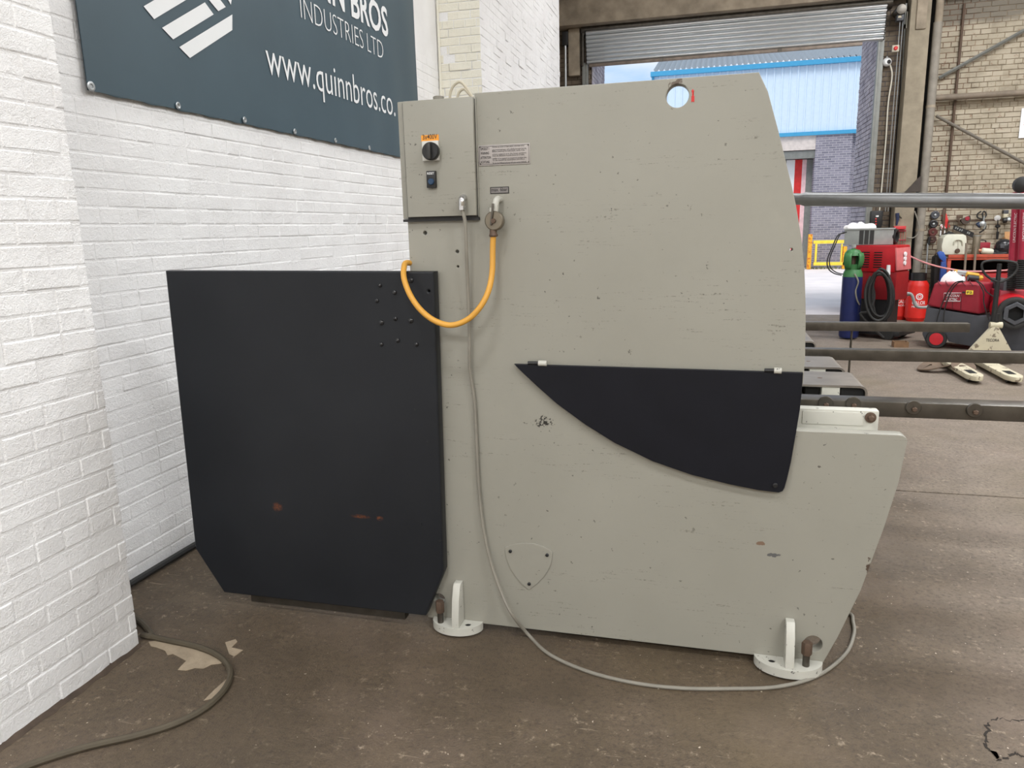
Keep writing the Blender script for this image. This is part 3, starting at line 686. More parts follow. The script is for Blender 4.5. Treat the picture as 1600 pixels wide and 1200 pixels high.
for k, (hd, w_, l1, l2) in enumerate((('OPGELET !', .17, 'Alvorens de messen te laten zakken, controleer of het', 'steunwerktuigdragers zich volledig beneden bevindt.'), ('WARNING', .165, 'Before lowering the knife beam, verify if the', 'rotary support is in the lower position.'), ('ATTENTION', .20, 'Avant de descendre le porte lames de la cisaille,', 'verifier si le support se trouve en position bas.'), ('ACHTUNG', .17, 'Vor dem absenken des messerbalkens, kontrollieren', 'Sie ob die Hilfsvorrichtung sich ganz unten befindet.'))):
    zb = sz1-shh*(.235+.215*k)
    place('heading_text', text_mesh(hd, (sx0+sw*.045, Y0-.003, zb), (sw*w_, 0, 0), (0, 0, .0085), FR, bold=.012, extrude=.0006), m_blackprint, ws)
    for j, t_ in enumerate((l1, l2)):
        place('small_text', text_mesh(t_, (sx0+sw*.275, Y0-.003, zb+.006-j*.0095), (sw*(.66 if j else .62), 0, 0), (0, 0, .0055), FR, extrude=.0006), m_blackprint, ws)
for (a, b) in ((sx0+.006, sz0+.006), (sx1-.006, sz0+.006), (sx0+.006, sz1-.006), (sx1-.006, sz1-.006)):
    MB().lathe([(.0028, 0), (.002, -.002)], (a, Y0-.003, b), (0, 1, 0), 10).build('sign_rivet', m_steel, ws)
q0 = xz(766, 292.5); q1 = xz(795.5, 302)
mb_ = MB().box(q0[0], q1[0], Y0-.002, Y0+.001, q1[1], q0[1]).build('pressure_label', m_blackprint, shear)
MB().box(q0[0]+.003, q1[0]-.003, Y0-.0026, Y0-.001, q1[1]+.003, q0[1]-.003).build('label_field', m_labelgrey, mb_)
place('label_text', text_mesh('max. 6bar', (q0[0]+.005, Y0-.0027, q1[1]+.008), (q1[0]-q0[0]-.010, 0, 0), (0, 0, .0125), FR, bold=.012, extrude=.0005), m_blackprint, mb_)
# electrical cabinet let into the corner of the frame
YD = Y0-.032
cx0, cx1 = xz(633, 250, YD)[0], xz(741.5, 250, YD)[0]; cz0, cz1 = xz(690, 338, YD)[1], xz(690, 154, YD)[1]
bx0 = xz(625.5, 250, Y0-.004)[0]
cab = MB().box(bx0, cx1+.004, Y0-.006, Y0+.24, cz0-.006, cz1+.004).build('electrical_cabinet', m_frame, shear, bevel=.004)
MB().box(cx0-.006, cx1-.001, YD+.014, Y0-.004, cz0-.008, cz1-.004).build('door_gasket', m_rubber, cab)
MB().box(cx0, cx1, YD, YD+.017, cz0, cz1).build('cabinet_door', m_frame, cab, bevel=.003)
MB().box(bx0+.004, cx1+.004, Y0-.016, Y0+.02, cz0-.016, cz0-.007).build('cabinet_bottom_strip', m_rubber, cab)  # black strip along the cabinet's lower edge
p = xz(674, 236, YD)
MB().box(p[0]-.031, p[0]+.031, YD-.012, YD+.001, p[1]-.034, p[1]+.034).build('switch_plate', M('switch_grey_white', L((205, 204, 198)), .45), cab, bevel=.003)
kc = W(671.5, 236, y=YD-.034)
MB().lathe([(.029, .022), (.031, .018), (.031, .004), (.028, 0)], kc, (0, 1, 0), 28).build('switch_knob', m_black, cab)
MB().obox((kc[0], kc[1]-.006, kc[2]), (.014, .018, .052)).build('switch_grip', M('charcoal_grip', L((48, 48, 48)), .4), cab, bevel=.004)
a, b = xz(658.5, 221.5, YD), xz(685.5, 210, YD)
ol = MB().box(a[0], b[0], YD-.001, YD+.001, a[1], b[1]).build('voltage_label', m_orange, cab)
place('voltage_text', text_mesh('3x400V', (a[0]+.006, YD-.001, a[1]+.007), (b[0]-a[0]-.012, 0, 0), (0, 0, .0165), FR, bold=.006, extrude=.0006), m_blackprint, cab)
a, b = xz(669, 294, YD), xz(682, 267, YD)
MB().box(a[0], b[0], YD-.014, YD+.001, a[1], b[1]).build('reset_box', m_black, cab, bevel=.002)
place('reset_text', text_mesh('RESET', (a[0]+.004, YD-.014, a[1]+.046), (b[0]-a[0]-.008, 0, 0), (0, 0, .0075), FR, bold=.01, extrude=.0006), m_print, cab)
MB().lathe([(.0115, -.012), (.0115, -.018), (.009, -.021)], ((a[0]+b[0])/2+.001, YD, a[1]+.021), (0, 1, 0), 20).build('reset_button', M('blue_button', L((34, 62, 92)), .35), cab)
g = W(723.5, 312, y=YD-.012)
MB().tube(spline([(g[0], YD+.002, g[2]+.006), (g[0], YD-.014, g[2]+.006), (g[0], YD-.024, g[2]-.004), (g[0], YD-.024, g[2]-.022)], 5), .0125, 12).build('cable_elbow', m_chrome, cab)
MB().lathe([(.0145, -.036), (.0145, -.022)], (g[0], YD-.024, g[2]), (0, 0, 1), 6).build('gland_nut', m_chrome, cab)
gl = W(685, 150, y=Y0+.08)
MB().lathe([(.016, cz1-.01), (.016, cz1+.012), (.02, cz1+.012), (.02, cz1+.026), (.016, cz1+.028)], (gl[0], Y0+.08, 0), (0, 0, 1), 14).build('top_gland', m_gcable, cab)
for (xa_, h_, xb_2) in ((702, .075, 741), (713, .05, 744)):
    u0_ = W(xa_, 148, y=Y0+.10)[0]; u1_ = W(xb_2, 146, y=Y0+.10)[0]
    MB().tube(spline([(u0_, Y0+.10, cz1-.03), (u0_+.006, Y0+.10, cz1+h_*.6), ((u0_+u1_)/2-.01, Y0+.10, cz1+h_), (u1_-.03, Y0+.10, cz1+h_*.72), (u1_+.012, Y0+.10, ZT-.03)], 8), .005, 8).build('loop_cable', M('cream_cable', L((176, 168, 150)), .6), cab)
# scaffold tube fixed to the blade beam
s0 = W(1236, 311, y=3.02); s1 = W(1600, 314.5, y=2.66); dv = (s1-s0)
tb = [s0-dv*.18, s0+dv*.02, s0+dv*.05, s0+dv*.075, s0+dv*.12, s0+dv*1.0, s0+dv*1.9]
MB().tube(tb, [.019, .0215, .0205, .0255, .0245, .0241, .0241], 20).build('guard_tube', M('dull_scaffold_steel', L((138, 139, 140)), .34, .8, var=.1, vscale=16), shear, angle=60)
tj = s0-dv*.12; MB().box(.1, tj[0]+.03, tj[1]-.03, tj[1]+.03, tj[2]-.05, tj[2]+.05).build('tube_bracket', m_steel, shear, bevel=.004)
# air valve
v0 = W(781, 312, y=Y0)
vl = MB().tube(spline([(v0[0], Y0+.001, v0[2]), (v0[0], Y0-.03, v0[2]), (v0[0]-.002, Y0-.045, v0[2]-.012), (v0[0]-.006, Y0-.047, v0[2]-.05)], 5), .0118, 12).build('air_valve', m_wpaint, shear)
vc = W(773, 345, y=Y0-.05)
MB().lathe([(.033, .014), (.034, .010), (.034, -.010), (.030, -.014)], vc, (0, 1, 0), 28).build('valve_body', M('aged_nickel', L((126, 118, 104)), .4, .7), vl)
MB().cyl((vc[0]-.006, vc[1], vc[2]+.02), (vc[0]-.006, vc[1], vc[2]+.045), .012).build('valve_neck', m_wpaint, vl)
MB().obox((vc[0]-.004, vc[1]-.018, vc[2]+.022), (.008, .006, .075), ry=R(8)).build('valve_lever', m_steel, vl, bevel=.002)
MB().lathe([(.008, -.014), (.008, -.022)], vc, (0, 1, 0), 10).build('valve_screw', m_rust, vl)
MB().lathe([(.014, -.055), (.016, -.05), (.013, -.042), (.013, -.03)], (vc[0]-.006, vc[1], vc[2]), (0, 0, 1), 14).build('hose_tail', m_rust, vl)

# ------------------------------------------------------------------ hose and cables
yh = vc[1]
hp = [W(771, 366, y=yh), W(770, 385, y=yh), W(769, 425, y=yh-.01), W(763, 455, y=yh-.03), W(750, 480, y=yh-.05), W(731, 499, y=yh-.06), W(706, 508, y=yh-.07), W(681, 502, y=yh-.07), W(659, 486, y=yh-.07), W(642, 463, y=yh-.065), W(632, 438, y=yh-.05), W(631, 420, y=Y0-.06), W(637, 410.5, y=Y0-.01), (XL+.03, Y0+.09, 1.455), (XL+.05, Y0+.2, 1.42)]
hs = tag(MB().tube(spline(hp, 8), .0105, 12).build('air_hose', m_yhose), 'yellow rubber air hose hanging in a loop from the valve', 'hose')
yc = YD-.024
cp = [(g[0], yc, g[2]-.034), W(727, 350, y=yc), W(729, 400, y=yc+.01), W(731, 450, y=Y0-.03), W(733.5, 520, y=Y0-.03), W(734, 575, y=Y0-.02), W(741, 625, y=Y0-.012), W(744.5, 690, y=Y0-.012), W(748, 760, y=Y0-.015), W(756, 830, y=Y0-.02), W(768, 882, y=Y0-.03), W(783, 925, y=Y0-.045), W(800, 960, y=Y0-.07)]
cp += [W(826, 992, z=.012), W(858, 1022, z=.008), W(915, 1048, z=.008), W(985, 1066, z=.008), W(1060, 1075, z=.008), W(1140, 1076, z=.008), W(1215, 1073, z=.008), W(1277, 1056, z=.008), W(1320, 1023, z=.008), W(1334, 992, z=.008), W(1333, 972, z=.008), W(1326, 958, z=.008), (W(1326, 958, z=0)[0]-.12, 3.05, .008)]
tag(MB().tube(spline(cp, 7), .0068, 8).build('power_cable', m_gcable), 'grey cable falling down the machine side and trailing over the floor', 'cable')
fp = [(XP+.02, 2.28, .012), W(222, 992, z=.012), W(260, 1000, z=.012), W(310, 1011, z=.012), W(345, 1027, z=.012), W(360, 1050, z=.012), W(350, 1078, z=.012), W(318, 1108, z=.012), W(270, 1132, z=.012), W(210, 1150, z=.012), W(140, 1166, z=.012), W(70, 1187, z=.012), W(20, 1208, z=.012), W(-60, 1260, z=.012)]
fp[0:1] = [(XW+.10, 2.45, .012), (XP-.10, 2.34, .012), (XP+.02, 2.26, .012)]
tag(MB().tube(spline(fp, 7), .0115, 8).build('floor_cable', m_dcable), 'brown cable curving over the floor out of the white wall recess', 'cable')
kp = [(XW+.035, y, .02+.006*math.sin(y*3)) for y in (2.3, 2.6, 3.0, 3.4, 3.9, 4.6, 5.4, 6.4, 7.1)]
tag(MB().tube(spline(kp, 4), .016, 8).build('wall_cable', m_rubber), 'black cable lying along the foot of the white wall', 'cable')
tag(MB().tube([(XW+.02, YP2-.015, 1.0), (XW+.02, YP2-.015, 5.0)], .012, 8).build('corner_conduit', m_cream_white), 'thin cream conduit running up the corner of the far white pier', 'conduit')

# ------------------------------------------------------------------ banner
XB = XW+.022
bY0, bY1 = W(136, 141, x=XB)[1], W(652, 120, x=XB)[1]; bZ0 = W(136, 141, x=XB)[2]; bZ1 = 3.75
def wav(y, z): return .004*math.sin(y*2.1+z*1.3)+(.003*math.sin(y*5.3)+.0035*math.sin(y*13+z*2))*math.exp(-(bY1-y)*.9)
bn = thing('banner', (XB, (bY0+bY1)/2, bZ0), 'slate teal vinyl banner with white lettering fixed to the white brick wall', 'banner')
b = MB(); nu, nv_ = 120, 24; vv = []
for j in range(nv_+1):
    for i in range(nu+1):
        y = bY0+(bY1-bY0)*i/nu; z = bZ0+(bZ1-bZ0)*j/nv_; sag = -.012*math.sin(i/nu*math.pi*7)**2*(1-j/nv_)
        vv.append((XB+wav(y, z), y, z+.004*math.sin(i*.9)*(j == 0)))
n1 = len(vv); vv += [(x-.0012, y, z) for x, y, z in vv]
ff = [(j*(nu+1)+i, j*(nu+1)+i+1, (j+1)*(nu+1)+i+1, (j+1)*(nu+1)+i) for j in range(nv_) for i in range(nu)]
ff += [tuple(n1+k for k in f[::-1]) for f in ff]
b.add(vv, ff).build('banner_sheet', m_banner, bn)
for k, (za, zb, ya, yb3) in enumerate(((bZ0, bZ0+.05, bY0, bY1), (bZ0, bZ1, bY0, bY0+.05))):   # folded hems
    hb = MB(); n = 60; v_ = []
    for i in range(n+1):
        t = i/n
        if k == 0: y = ya+(yb3-ya)*t; v_ += [(XB+wav(y, za)+.0015, y, za+.001), (XB+wav(y, zb)+.0018, y, zb)]
        else: z = za+(zb-za)*t; v_ += [(XB+wav(ya, z)+.0015, ya+.001, z), (XB+wav(yb3, z)+.0018, yb3, z)]
    hb.add(v_, [(2*i, 2*i+2, 2*i+3, 2*i+1) for i in range(n)]).build('hem', m_banner, bn)
def on_banner(me):
    for v in me.vertices: v.co.x = XB+wav(v.co.y, v.co.z)+.004
    return me
def bt(name, body, px_l, px_r, py_base_r, py_top_r, ref, bold, spacing=1.0):
    """left/right ends in pixels along the baseline through (px_r, py_base_r)"""
    e = W(px_r, py_base_r, x=XB); zt3 = W(px_r, py_top_r, x=XB)[2]; zb = e[2]
    # left end: walk along the level baseline
    ys = np.linspace(bY0, e[1], 800); k = np.argmin([abs(PROJ((XB, y, zb))[0]-px_l) for y in ys]); y0_ = ys[k]
    me = on_banner(text_mesh(body, (XB, y0_, zb), (0, e[1]-y0_, 0), (0, 0, zt3-zb), (1, 0, 0), ref, bold, spacing=spacing))
    gaps = body.split(' ')
    if len(gaps) == 1: place(name, me, m_print, bn); return
    # one mesh for each word: split at the wide gap
    iv = sorted((min(me.vertices[i].co.y for i in p.vertices), max(me.vertices[i].co.y for i in p.vertices)) for p in me.polygons)
    top, best, cut = iv[0][1], 0, 0
    for lo_, hi_ in iv:
        if lo_-top > best: best, cut = lo_-top, (lo_+top)/2
        top = max(top, hi_)
    for side in (0, 1):
        bm = bmesh.new(); bm.from_mesh(me); bmesh.ops.delete(bm, geom=[v for v in bm.verts if (v.co.y > cut) == (side == 0)], context='VERTS')
        m2 = bpy.data.meshes.new('word'); bm.to_mesh(m2); bm.free(); place(name, m2, m_print, bn)
    bpy.data.meshes.remove(me)
bt('web_lettering', 'www.quinnbros.co.', 417, 617, 182, 157, 'x', -.004, 1.0)
bt('thin_lettering', 'INDUSTRIES LTD', 469, 599, 93, 66.5, 'H', -.018)
bt('bold_lettering', 'QUINN BROS', 428, 606.5, 57.5, 15, 'H', .022)
for pts in (((224, 9.8), (240.6, 30), (294, -2), (279, -22)), ((253, 43.5), (270.4, 61.6), (333.8, 22.5), (320, 3.6)), ((280, 73.6), (296.8, 90.6), (362.8, 47), (362.8, 22.5)), ((326.5, 0), (341, 17.4), (352.6, 11), (339, -7)), ((353, -6), (360.5, 7.5), (363, -10))):
    w = [W(*p, x=XB) for p in pts]; me = bpy.data.meshes.new('logo_bar')
    me.from_pydata([tuple(p) for p in w], [], [tuple(range(len(w)))]); bm = bmesh.new(); bm.from_mesh(me); bmesh.ops.subdivide_edges(bm, edges=bm.edges, cuts=3, use_grid_fill=True); bm.to_mesh(me); bm.free()
    place('logo_bar', on_banner(me), m_print, bn)
for (px, py, r_) in ((142, 135, .021), (278, 165, .017), (382, 187.3, .017), (460.5, 205.5, .017), (524, 219.5, .017), (577, 231, .017)):
    p = W(px, py, x=XB+.006)
    MB().lathe([(r_, .0), (r_, .003), (r_*.8, .005), (r_*.45, .004), (r_*.4, .001)], p, (1, 0, 0), 16).build('eyelet', m_galv, bn)

# ------------------------------------------------------------------ door gear
YS = YB-.14
sht = thing('roller_shutter', (.2, YS, 4.33), 'half rolled galvanised roller shutter hanging under the concrete lintel', 'roller shutter')
sx_l, sx_r = -2.2, 2.52
zs = 4.36
nsl = 8
for k in range(nsl):
    z0 = 4.37+.064*k; bulge = .035+.012*k
    prof = [(sx_l, YS+.02-bulge*0, z0)]
    pr = []
    for j in range(9):
        t = j/8; pr.append((sx_l, YS+.03-.042*math.sin(t*math.pi)**.9-k*.016, z0+.064*t))
    pr += [(sx_l, YS+.04-k*.016, z0+.064), (sx_l, YS+.04-k*.016, z0)]
    MB().prism(pr, (sx_r-sx_l, 0, 0)).build('shutter_slat', M('bright_shutter_steel', L((214, 217, 219)), .3, .7, var=.04, vscale=3), sht, angle=50)
    for xx in (sx_l-.012, sx_r): MB().box(xx, xx+.012, YS-.01-k*.016, YS+.04-k*.016, z0+.008, z0+.056).build('slat_end_lock', m_dark, sht)
MB().box(sx_l+.04, sx_r-.3, YS+.005, YS+.06, 4.325, 4.37).build('bottom_rail', M('rusty_bottom_rail', L((138, 126, 116)), .6, .4, var=.25), sht, bevel=.004)
for xx in (-.95, .95): MB().box(xx, xx+.06, YS-.01, YS+.01, 4.315, 4.37).build('rail_bracket', m_steel, sht)
MB().cyl((sx_l-.1, YS+.10, 4.94), (sx_r+.1, YS+.10, 4.94), .10, seg=20).build('barrel', m_steel, sht)
gr_ = thing('shutter_guide', (XJR, YB, 0), 'grey steel shutter guide channel on the right door jamb', 'door guide')
fx0, fx1 = W(1366, 156, y=YB-.1)[0], W(1375.5, 156, y=YB-.1)[0]
MB().box(fx0, fx0+.03, YB-.10, YB, 0, 4.75).build('channel_web', m_galv_d, gr_, bevel=.004)
MB().box(fx0+.03, fx1, YB-.10, YB-.085, 0, 4.75).build('channel_flange', m_galv_d, gr_, bevel=.003)
gl_ = thing('shutter_guide', (XJL, YB, 0), 'grey steel shutter guide channel on the left door jamb', 'door guide')
xg = W(914, 110, y=YB-.1)[0]
MB().box(xg, xg+.05, YB-.10, YB-.022, 0, 4.4).build('channel_web', m_galv_d, gl_, bevel=.004)
MB().box(xg-.05, xg, YB-.10, YB-.085, 0, 4.4).build('channel_flange', m_galv_d, gl_, bevel=.003)
MB().box(xg-.06, xg-.02, YB-.12, YB-.06, 4.35, 4.95).build('end_plate', m_steel, gl_, bevel=.004)
xx = W(883.5, 100, y=YB-.15)[0]
cd = thing('conduit_pipe', (xx, YB-.15, 0), 'shiny vertical steel conduit left of the shutter door', 'conduit')
MB().cyl((xx, YB-.15, 0), (xx, YB-.15, 4.72), .022, seg=14).build('conduit_tube', m_galv, cd)
MB().box(xx-.05, xx+.05, YB-.19, YB, 4.70, 4.92).build('junction_box', m_black, cd, bevel=.005)
MB().box(xx-.03, xx+.03, YB-.16, YB, 2.95, 3.0).build('pipe_clip', m_galv_d, cd)
# hoist chain with control, shutter motor
def loop_z(px, py0, py1, y, r, name, mat, parent):
    a, b_ = W(px, py0, y=y), W(px, py1, y=y); x = (a[0]+b_[0])/2
    return MB().tube([(x, y, a[2]), (x, y, b_[2])], r, 6).build(name, mat, parent)
ch = thing('hand_chain', (2.73, YB-.2, 1.7), 'thin hanging pull chain loop with a red stop box beside the door', 'chain')
for px in (1396.5, 1401):
    loop_z(px-1, 10, 330, YB-.2, .006, 'chain_strand', m_galv, ch)
p = W(1399, 76, y=YB-.22)
MB().obox((p[0], YB-.22, p[2]), (.10, .05, .10)).build('stop_box', M('beige_switch_box', L((190, 182, 166)), .6), ch, bevel=.008)
MB().lathe([(.03, 0), (.03, -.015), (.02, -.025)], (p[0], YB-.245, p[2]), (0, 1, 0), 16).build('stop_button', m_signred, ch)
p = W(1409, 14, y=YB-.3)
mo = thing('shutter_motor', (p[0], YB-.2, p[2]), 'dark shutter drive motor with chain wheel at the lintel end', 'motor')
MB().cyl((p[0], YB-.3, p[2]), (p[0], YB-.02, p[2]), .075, seg=18).build('motor_body', m_steel, mo, bevel=.008)
MB().obox((p[0], YB-.2, p[2]-.11), (.10, .12, .09)).build('gearbox', m_dgrey, mo, bevel=.008)
MB().obox((p[0]-.01, YB-.265, p[2]-.10), (.05, .006, .03)).build('rating_label', m_pallet, mo)
MB().box(p[0]+.07, p[0]+.09, YB-.2, YB, p[2]-.2, p[2]+.1).build('mount_plate', m_galv_d, mo)
loop_z(1417, 18, 44, YB-.24, .008, 'drive_cable', m_gcable, mo)
wcab = [W(1389, 96, y=YB-.06), W(1394, 118, y=YB-.08), W(1388, 160, y=YB-.06), W(1384, 220, y=YB-.05), W(1377, 300, y=YB-.05), W(1374, 330, y=YB-.05)]
tag(MB().tube(spline(wcab, 5), .011, 6).build('camera_cable', m_cream_white), 'white cable running down the door pier from the camera', 'cable')
loopc = [W(1414, 45, y=YB-.05), W(1410, 120, y=YB-.05), W(1405, 220, y=YB-.05), W(1401, 320, y=YB-.05)]
tag(MB().tube(spline(loopc, 4), .016, 8).build('steel_conduit', m_galv_d), 'thin grey conduit running down beside the concrete column', 'conduit')
p = W(1386, 97, y=YB-.09)
cc = thing('security_camera', (p[0], YB, p[2]), 'small white dome camera on the pier right of the door', 'camera')
MB().lathe([(.045, .08), (.05, .07), (.05, .05), (.03, .045)], p, (0, 1, 0), 20).build('mount_base', m_print, cc)
MB().lathe([(.004, .055), (.04, .05), (.062, .03), (.068, 0), (.06, -.03), (.04, -.05), (.004, -.055)], p, (0, 1, 0), 22).build('dome', m_print, cc)
MB().lathe([(.030, .01), (.030, -.02), (.022, -.028)], p+np.array([.02, -.035, -.005]), (.35, 1, 0), 18).build('lens', m_black, cc)
MB().cyl((p[0], p[1], p[2]+.055), (p[0], p[1]+.03, p[2]+.085), .012).build('bracket', m_print, cc)
# pipework and braces on the cream brick wall
YPp = YB-.22
x_ = W(1463.5, 60, y=YPp)[0]
dp = thing('drain_pipe', (x_, YPp, 0), 'thick grey vertical drain pipe between the column and cream wall', 'pipe')
MB().cyl((x_, YPp, 0), (x_, YPp, 4.55), .064, seg=20).build('pipe_barrel', M('grey_cast_pipe', L((140, 134, 124)), .7, var=.15), dp)
MB().cyl((x_+.005, YPp, 4.5), (x_+.005, YPp, 5.0), .055, seg=20).build('pipe_upper', m_conc_dark, dp)
for z in (1.4, 3.3): MB().lathe([(.068, z), (.068, z+.04)], (x_, YPp, 0), (0, 0, 1), 18).build('pipe_collar', m_conc_dark, dp)
struct(MB().box(xb-.02, x_+.0, YB-.06, YB-.01, 0, 5).build('trim_dark_gap', m_dark, origin=(x_, YB, 0)), 'dark slot between column and drain pipe')
a = W(1466, 153, y=YB-.14); 
tag(MB().tube([(x_, YB-.14, a[2]), (9, YB-.14, a[2])], .048, 16).build('horizontal_pipe', M('dusty_brown_pipe', L((124, 112, 98)), .7, var=.2)), 'dusty horizontal pipe crossing the cream brick wall', 'pipe')
a, b_ = W(1467, 122, y=YB-.1), W(1610, 42, y=YB-.1); d_ = b_-a
tag(MB().tube([a, a+d_*((4.9-a[2])/d_[2])], .026, 4).build('steel_brace', m_galv_d), 'steel angle brace rising to the right above the horizontal pipe', 'brace')
a, b_ = W(1463, 181, y=YB-.1), W(1610, 260, y=YB-.1); d_ = b_-a
tag(MB().tube([a, a+d_*1.3], .024, 8).build('steel_brace', M('grey_brace', L((110, 104, 94)), .6)), 'steel brace rod sloping down to the right below the horizontal pipe', 'brace')
a, b_ = W(1507, 5, y=YB-.05), W(1479, 300, y=YB-.05)
tag(MB().tube([a, b_, b_+(b_-a)*.55], .020, 8).build('rusty_pipe', m_rust), 'thin rusty vertical pipe on the cream brick wall', 'pipe')
a, b_ = W(1591, 216, y=YB-.02), W(1620, 168, y=YB-.02)
sg = thing('wall_sign', (a[0], YB, a[2]), 'white notice board with red lettering on the cream brick wall', 'sign')
MB().box(a[0], a[0]+.6, YB-.03, YB-.018, a[2], b_[2]).build('board', m_print, sg)
for zz, t in ((a[2]+.27, 'OF'), (a[2]+.19, 'S')):
    place('notice_text', text_mesh(t, (a[0]+.05, YB-.031, zz), (.09 if len(t) > 1 else .045, 0, 0), (0, 0, .055), FR, bold=.01, extrude=.001), m_signred, sg)
p = W(1577+20, 560, y=YB)

# ------------------------------------------------------------------ outside: building, barrier, yard edge
YE = 28.0
bl = thing('clad_building', (1, YE, 0), 'pale blue clad industrial building with blue trim across the yard', 'building')
zc0, zc1 = 4.56, 6.68; xc0, xc1 = -2.15, 9.0
npan = 11; pw = (xc1-xc0)/npan
for i in range(npan):
    xa_ = xc0+i*pw; prof = []; n = 4; rw = pw/n
    for k in range(n):
        x = xa_+k*rw; prof += [(x, 0), (x+rw*.72, 0), (x+rw*.78, -.035), (x+rw*.94, -.035)]
    prof += [(xa_+pw, 0)]
    v_ = [(x, YE+y, z) for z in (zc0, zc1) for x, y in prof]; m_ = len(prof)
    MB().add(v_, [(k, k+1, m_+k+1, m_+k) for k in range(m_-1)]).build('cladding_panel', m_clad, bl, angle=20)
MB().box(xc0-.1, xc1, YE-.14, YE+.1, zc1, zc1+.15).build('eaves_trim', m_trimblue, bl)
MB().box(xc0-.1, xc1, YE-.10, YE+.1, zc0-.12, zc0).build('base_trim', m_trimblue, bl)
MB().box(xc0-.06, xc0+.02, YE-.06, YE+.1, zc0-.12, zc1+.1).build('corner_trim', m_trimblue, bl)
# corrugated roof sheets
zr0 = zc1+.15; yr1 = YE+6; zr1 = zr0+1.85
nr = 10; rwid = (xc1-xc0)/nr
for i in range(nr):
    v_ = []; n = 24
    for k in range(n+1):
        x = xc0+i*rwid+rwid*k/n; dz = .06*math.cos(k/n*2*math.pi*6)
        v_ += [(x, YE-.12, zr0+dz), (x+.0, yr1, zr1+dz)]
    MB().add(v_, [(2*k, 2*k+2, 2*k+3, 2*k+1) for k in range(n)]).build('roof_sheet', m_roofsheet, bl, angle=60)
xbk = W(1270, 300, y=YE)[0]; xbk2 = W(1330, 250, y=YE)[0]
MB().box(xbk, xbk2, YE-.05, YE+.4, -.02, zc0-.1).build('brick_pier', m_farbrick, bl)
MB().box(xbk2, xc1, YE+.12, YE+.5, -.02, zc0-.1).build('brick_wall', m_farbrick, bl)
MB().box(xc0, xbk-3.4, YE, YE+.4, -.02, zc0-.1).build('brick_wall', m_farbrick, bl)
MB().box(xbk-3.5, xbk, YE-.02, YE+.4, zc0-.58, zc0-.12).build('door_lintel', M('pinkish_concrete', L((206, 196, 190)), .8), bl)
MB().box(xbk-3.4, xbk, YE+.02, YE+.3, zc0-.85, zc0-.6).build('shutter_box', m_galv_d, bl)
MB().box(xbk-3.4, xbk, YE+.5, YE+.6, -.02, zc0-.8).build('doorway_back', M('blue_grey_door', L((120, 128, 136)), .6), bl)
cx_ = W(1246.5, 280, y=YE+.45)[0]
for x0_, x1_, mm in ((cx_-.40, cx_-.12, m_print), (cx_-.12, cx_+.12, m_signred), (cx_+.12, cx_+.26, M('pale_pink_strip', L((226, 190, 192)), .6)), (cx_+.26, cx_+.5, m_galv_d), (cx_-.7, cx_-.4, m_galv_d)):
    MB().box(x0_, x1_, YE+.42, YE+.44, .02, zc0-.86).build('strip_curtain', mm, bl)
MB().box(xc0, xc1, YE+.6, YE+.7, -.02, zc1).build('inner_wall', m_clad, bl)
br_ = thing('yard_barrier', (3.6, 27.3, 0), 'yellow steel barrier gate standing in the yard before the brick building', 'barrier')
yy = 27.3
def ybox(px0, py0, px1, py1, name, mat, dep=.1, z0=None):
    a, b_ = W(px0, py1, y=yy), W(px1, py0, y=yy)
    MB().box(a[0], b_[0], yy, yy+dep, a[2] if z0 is None else z0, b_[2]).build(name, mat, br_, bevel=.01)
ybox(1261, 366, 1270, 418, 'hinge_post', m_yorange, .22, 0); ybox(1316, 385, 1324, 415, 'end_post', m_yorange, .2, 0)
ybox(1271, 375, 1320, 381, 'top_rail', m_yellow); ybox(1271, 409.5, 1320, 415, 'bottom_rail', m_yellow)
ybox(1272.5, 381, 1277.5, 410, 'upright', m_yellow); ybox(1313, 381, 1317, 410, 'upright', m_yellow)
m_grass = M('moss', L((120, 128, 96)), .9, var=.3, vscale=6)
gv = MB()
for k in range(260):
    x = 2.2+random.random()*4; y = YE-.15-random.random()*.35; h = .03+random.random()*.07; w = .015
    gv.add([(x-w, y, -.01), (x+w, y, -.01), (x+random.uniform(-.04, .04), y+random.uniform(-.03, .03), h)], [(0, 1, 2)])
go = gv.build('weeds', m_grass); tag(go, 'strip of low weeds along the foot of the building', 'weeds', kind='stuff')

# ------------------------------------------------------------------ welding set by the door
def rbox(c, u, v, size, z0, z1): pass
RZ = R(-36); U = np.array([math.cos(RZ), math.sin(RZ), 0]); N = np.array([math.sin(RZ), -math.cos(RZ), 0])   # U: along the set, N: towards the camera
yw = 11.3
C0 = W(1328, 470, y=yw)
def at_w(px, py, y): return W(px, py, y=y)
def lbox(mb, o, l, w, z0, z1):   # box from o along U (l) and away from camera (w)
    o = np.asarray(o, float); a = o; b_ = o+U*l; c = b_-N*w; d = a-N*w
    return mb.hexa([(p[0], p[1], z0) for p in (a, b_, c, d)]+[(p[0], p[1], z1) for p in (a, b_, c, d)])
def hz(py, y, px=1360): return W(px, py, y=y)[2]
wd = thing('welding_machine', (C0[0]+.3, yw, 0), 'red welding machine on a black trolley by the shutter door', 'welder')
zt1, zt0 = hz(383, yw), hz(424, yw); ln = .58
MB_ = MB(); o_ = np.array([C0[0], yw, 0])
lbox(MB_, o_, ln, .42, zt0, zt1).build('upper_housing', m_red, wd, bevel=.025)
lbox(MB(), o_+U*.02-N*.02, ln-.0, .38, hz(466, yw), zt0+.01).build('lower_housing', M('deep_red_paint', L((140, 14, 24)), .45), wd, bevel=.015)
lbox(MB(), o_-U*.1+N*.06, ln+.25, .5, .06, .12).build('trolley_base', m_black, wd, bevel=.01)
lbox(MB(), o_+U*.05-N*.05, ln-.12, .3, .12, hz(466, yw)).build('trolley_body', m_black, wd)
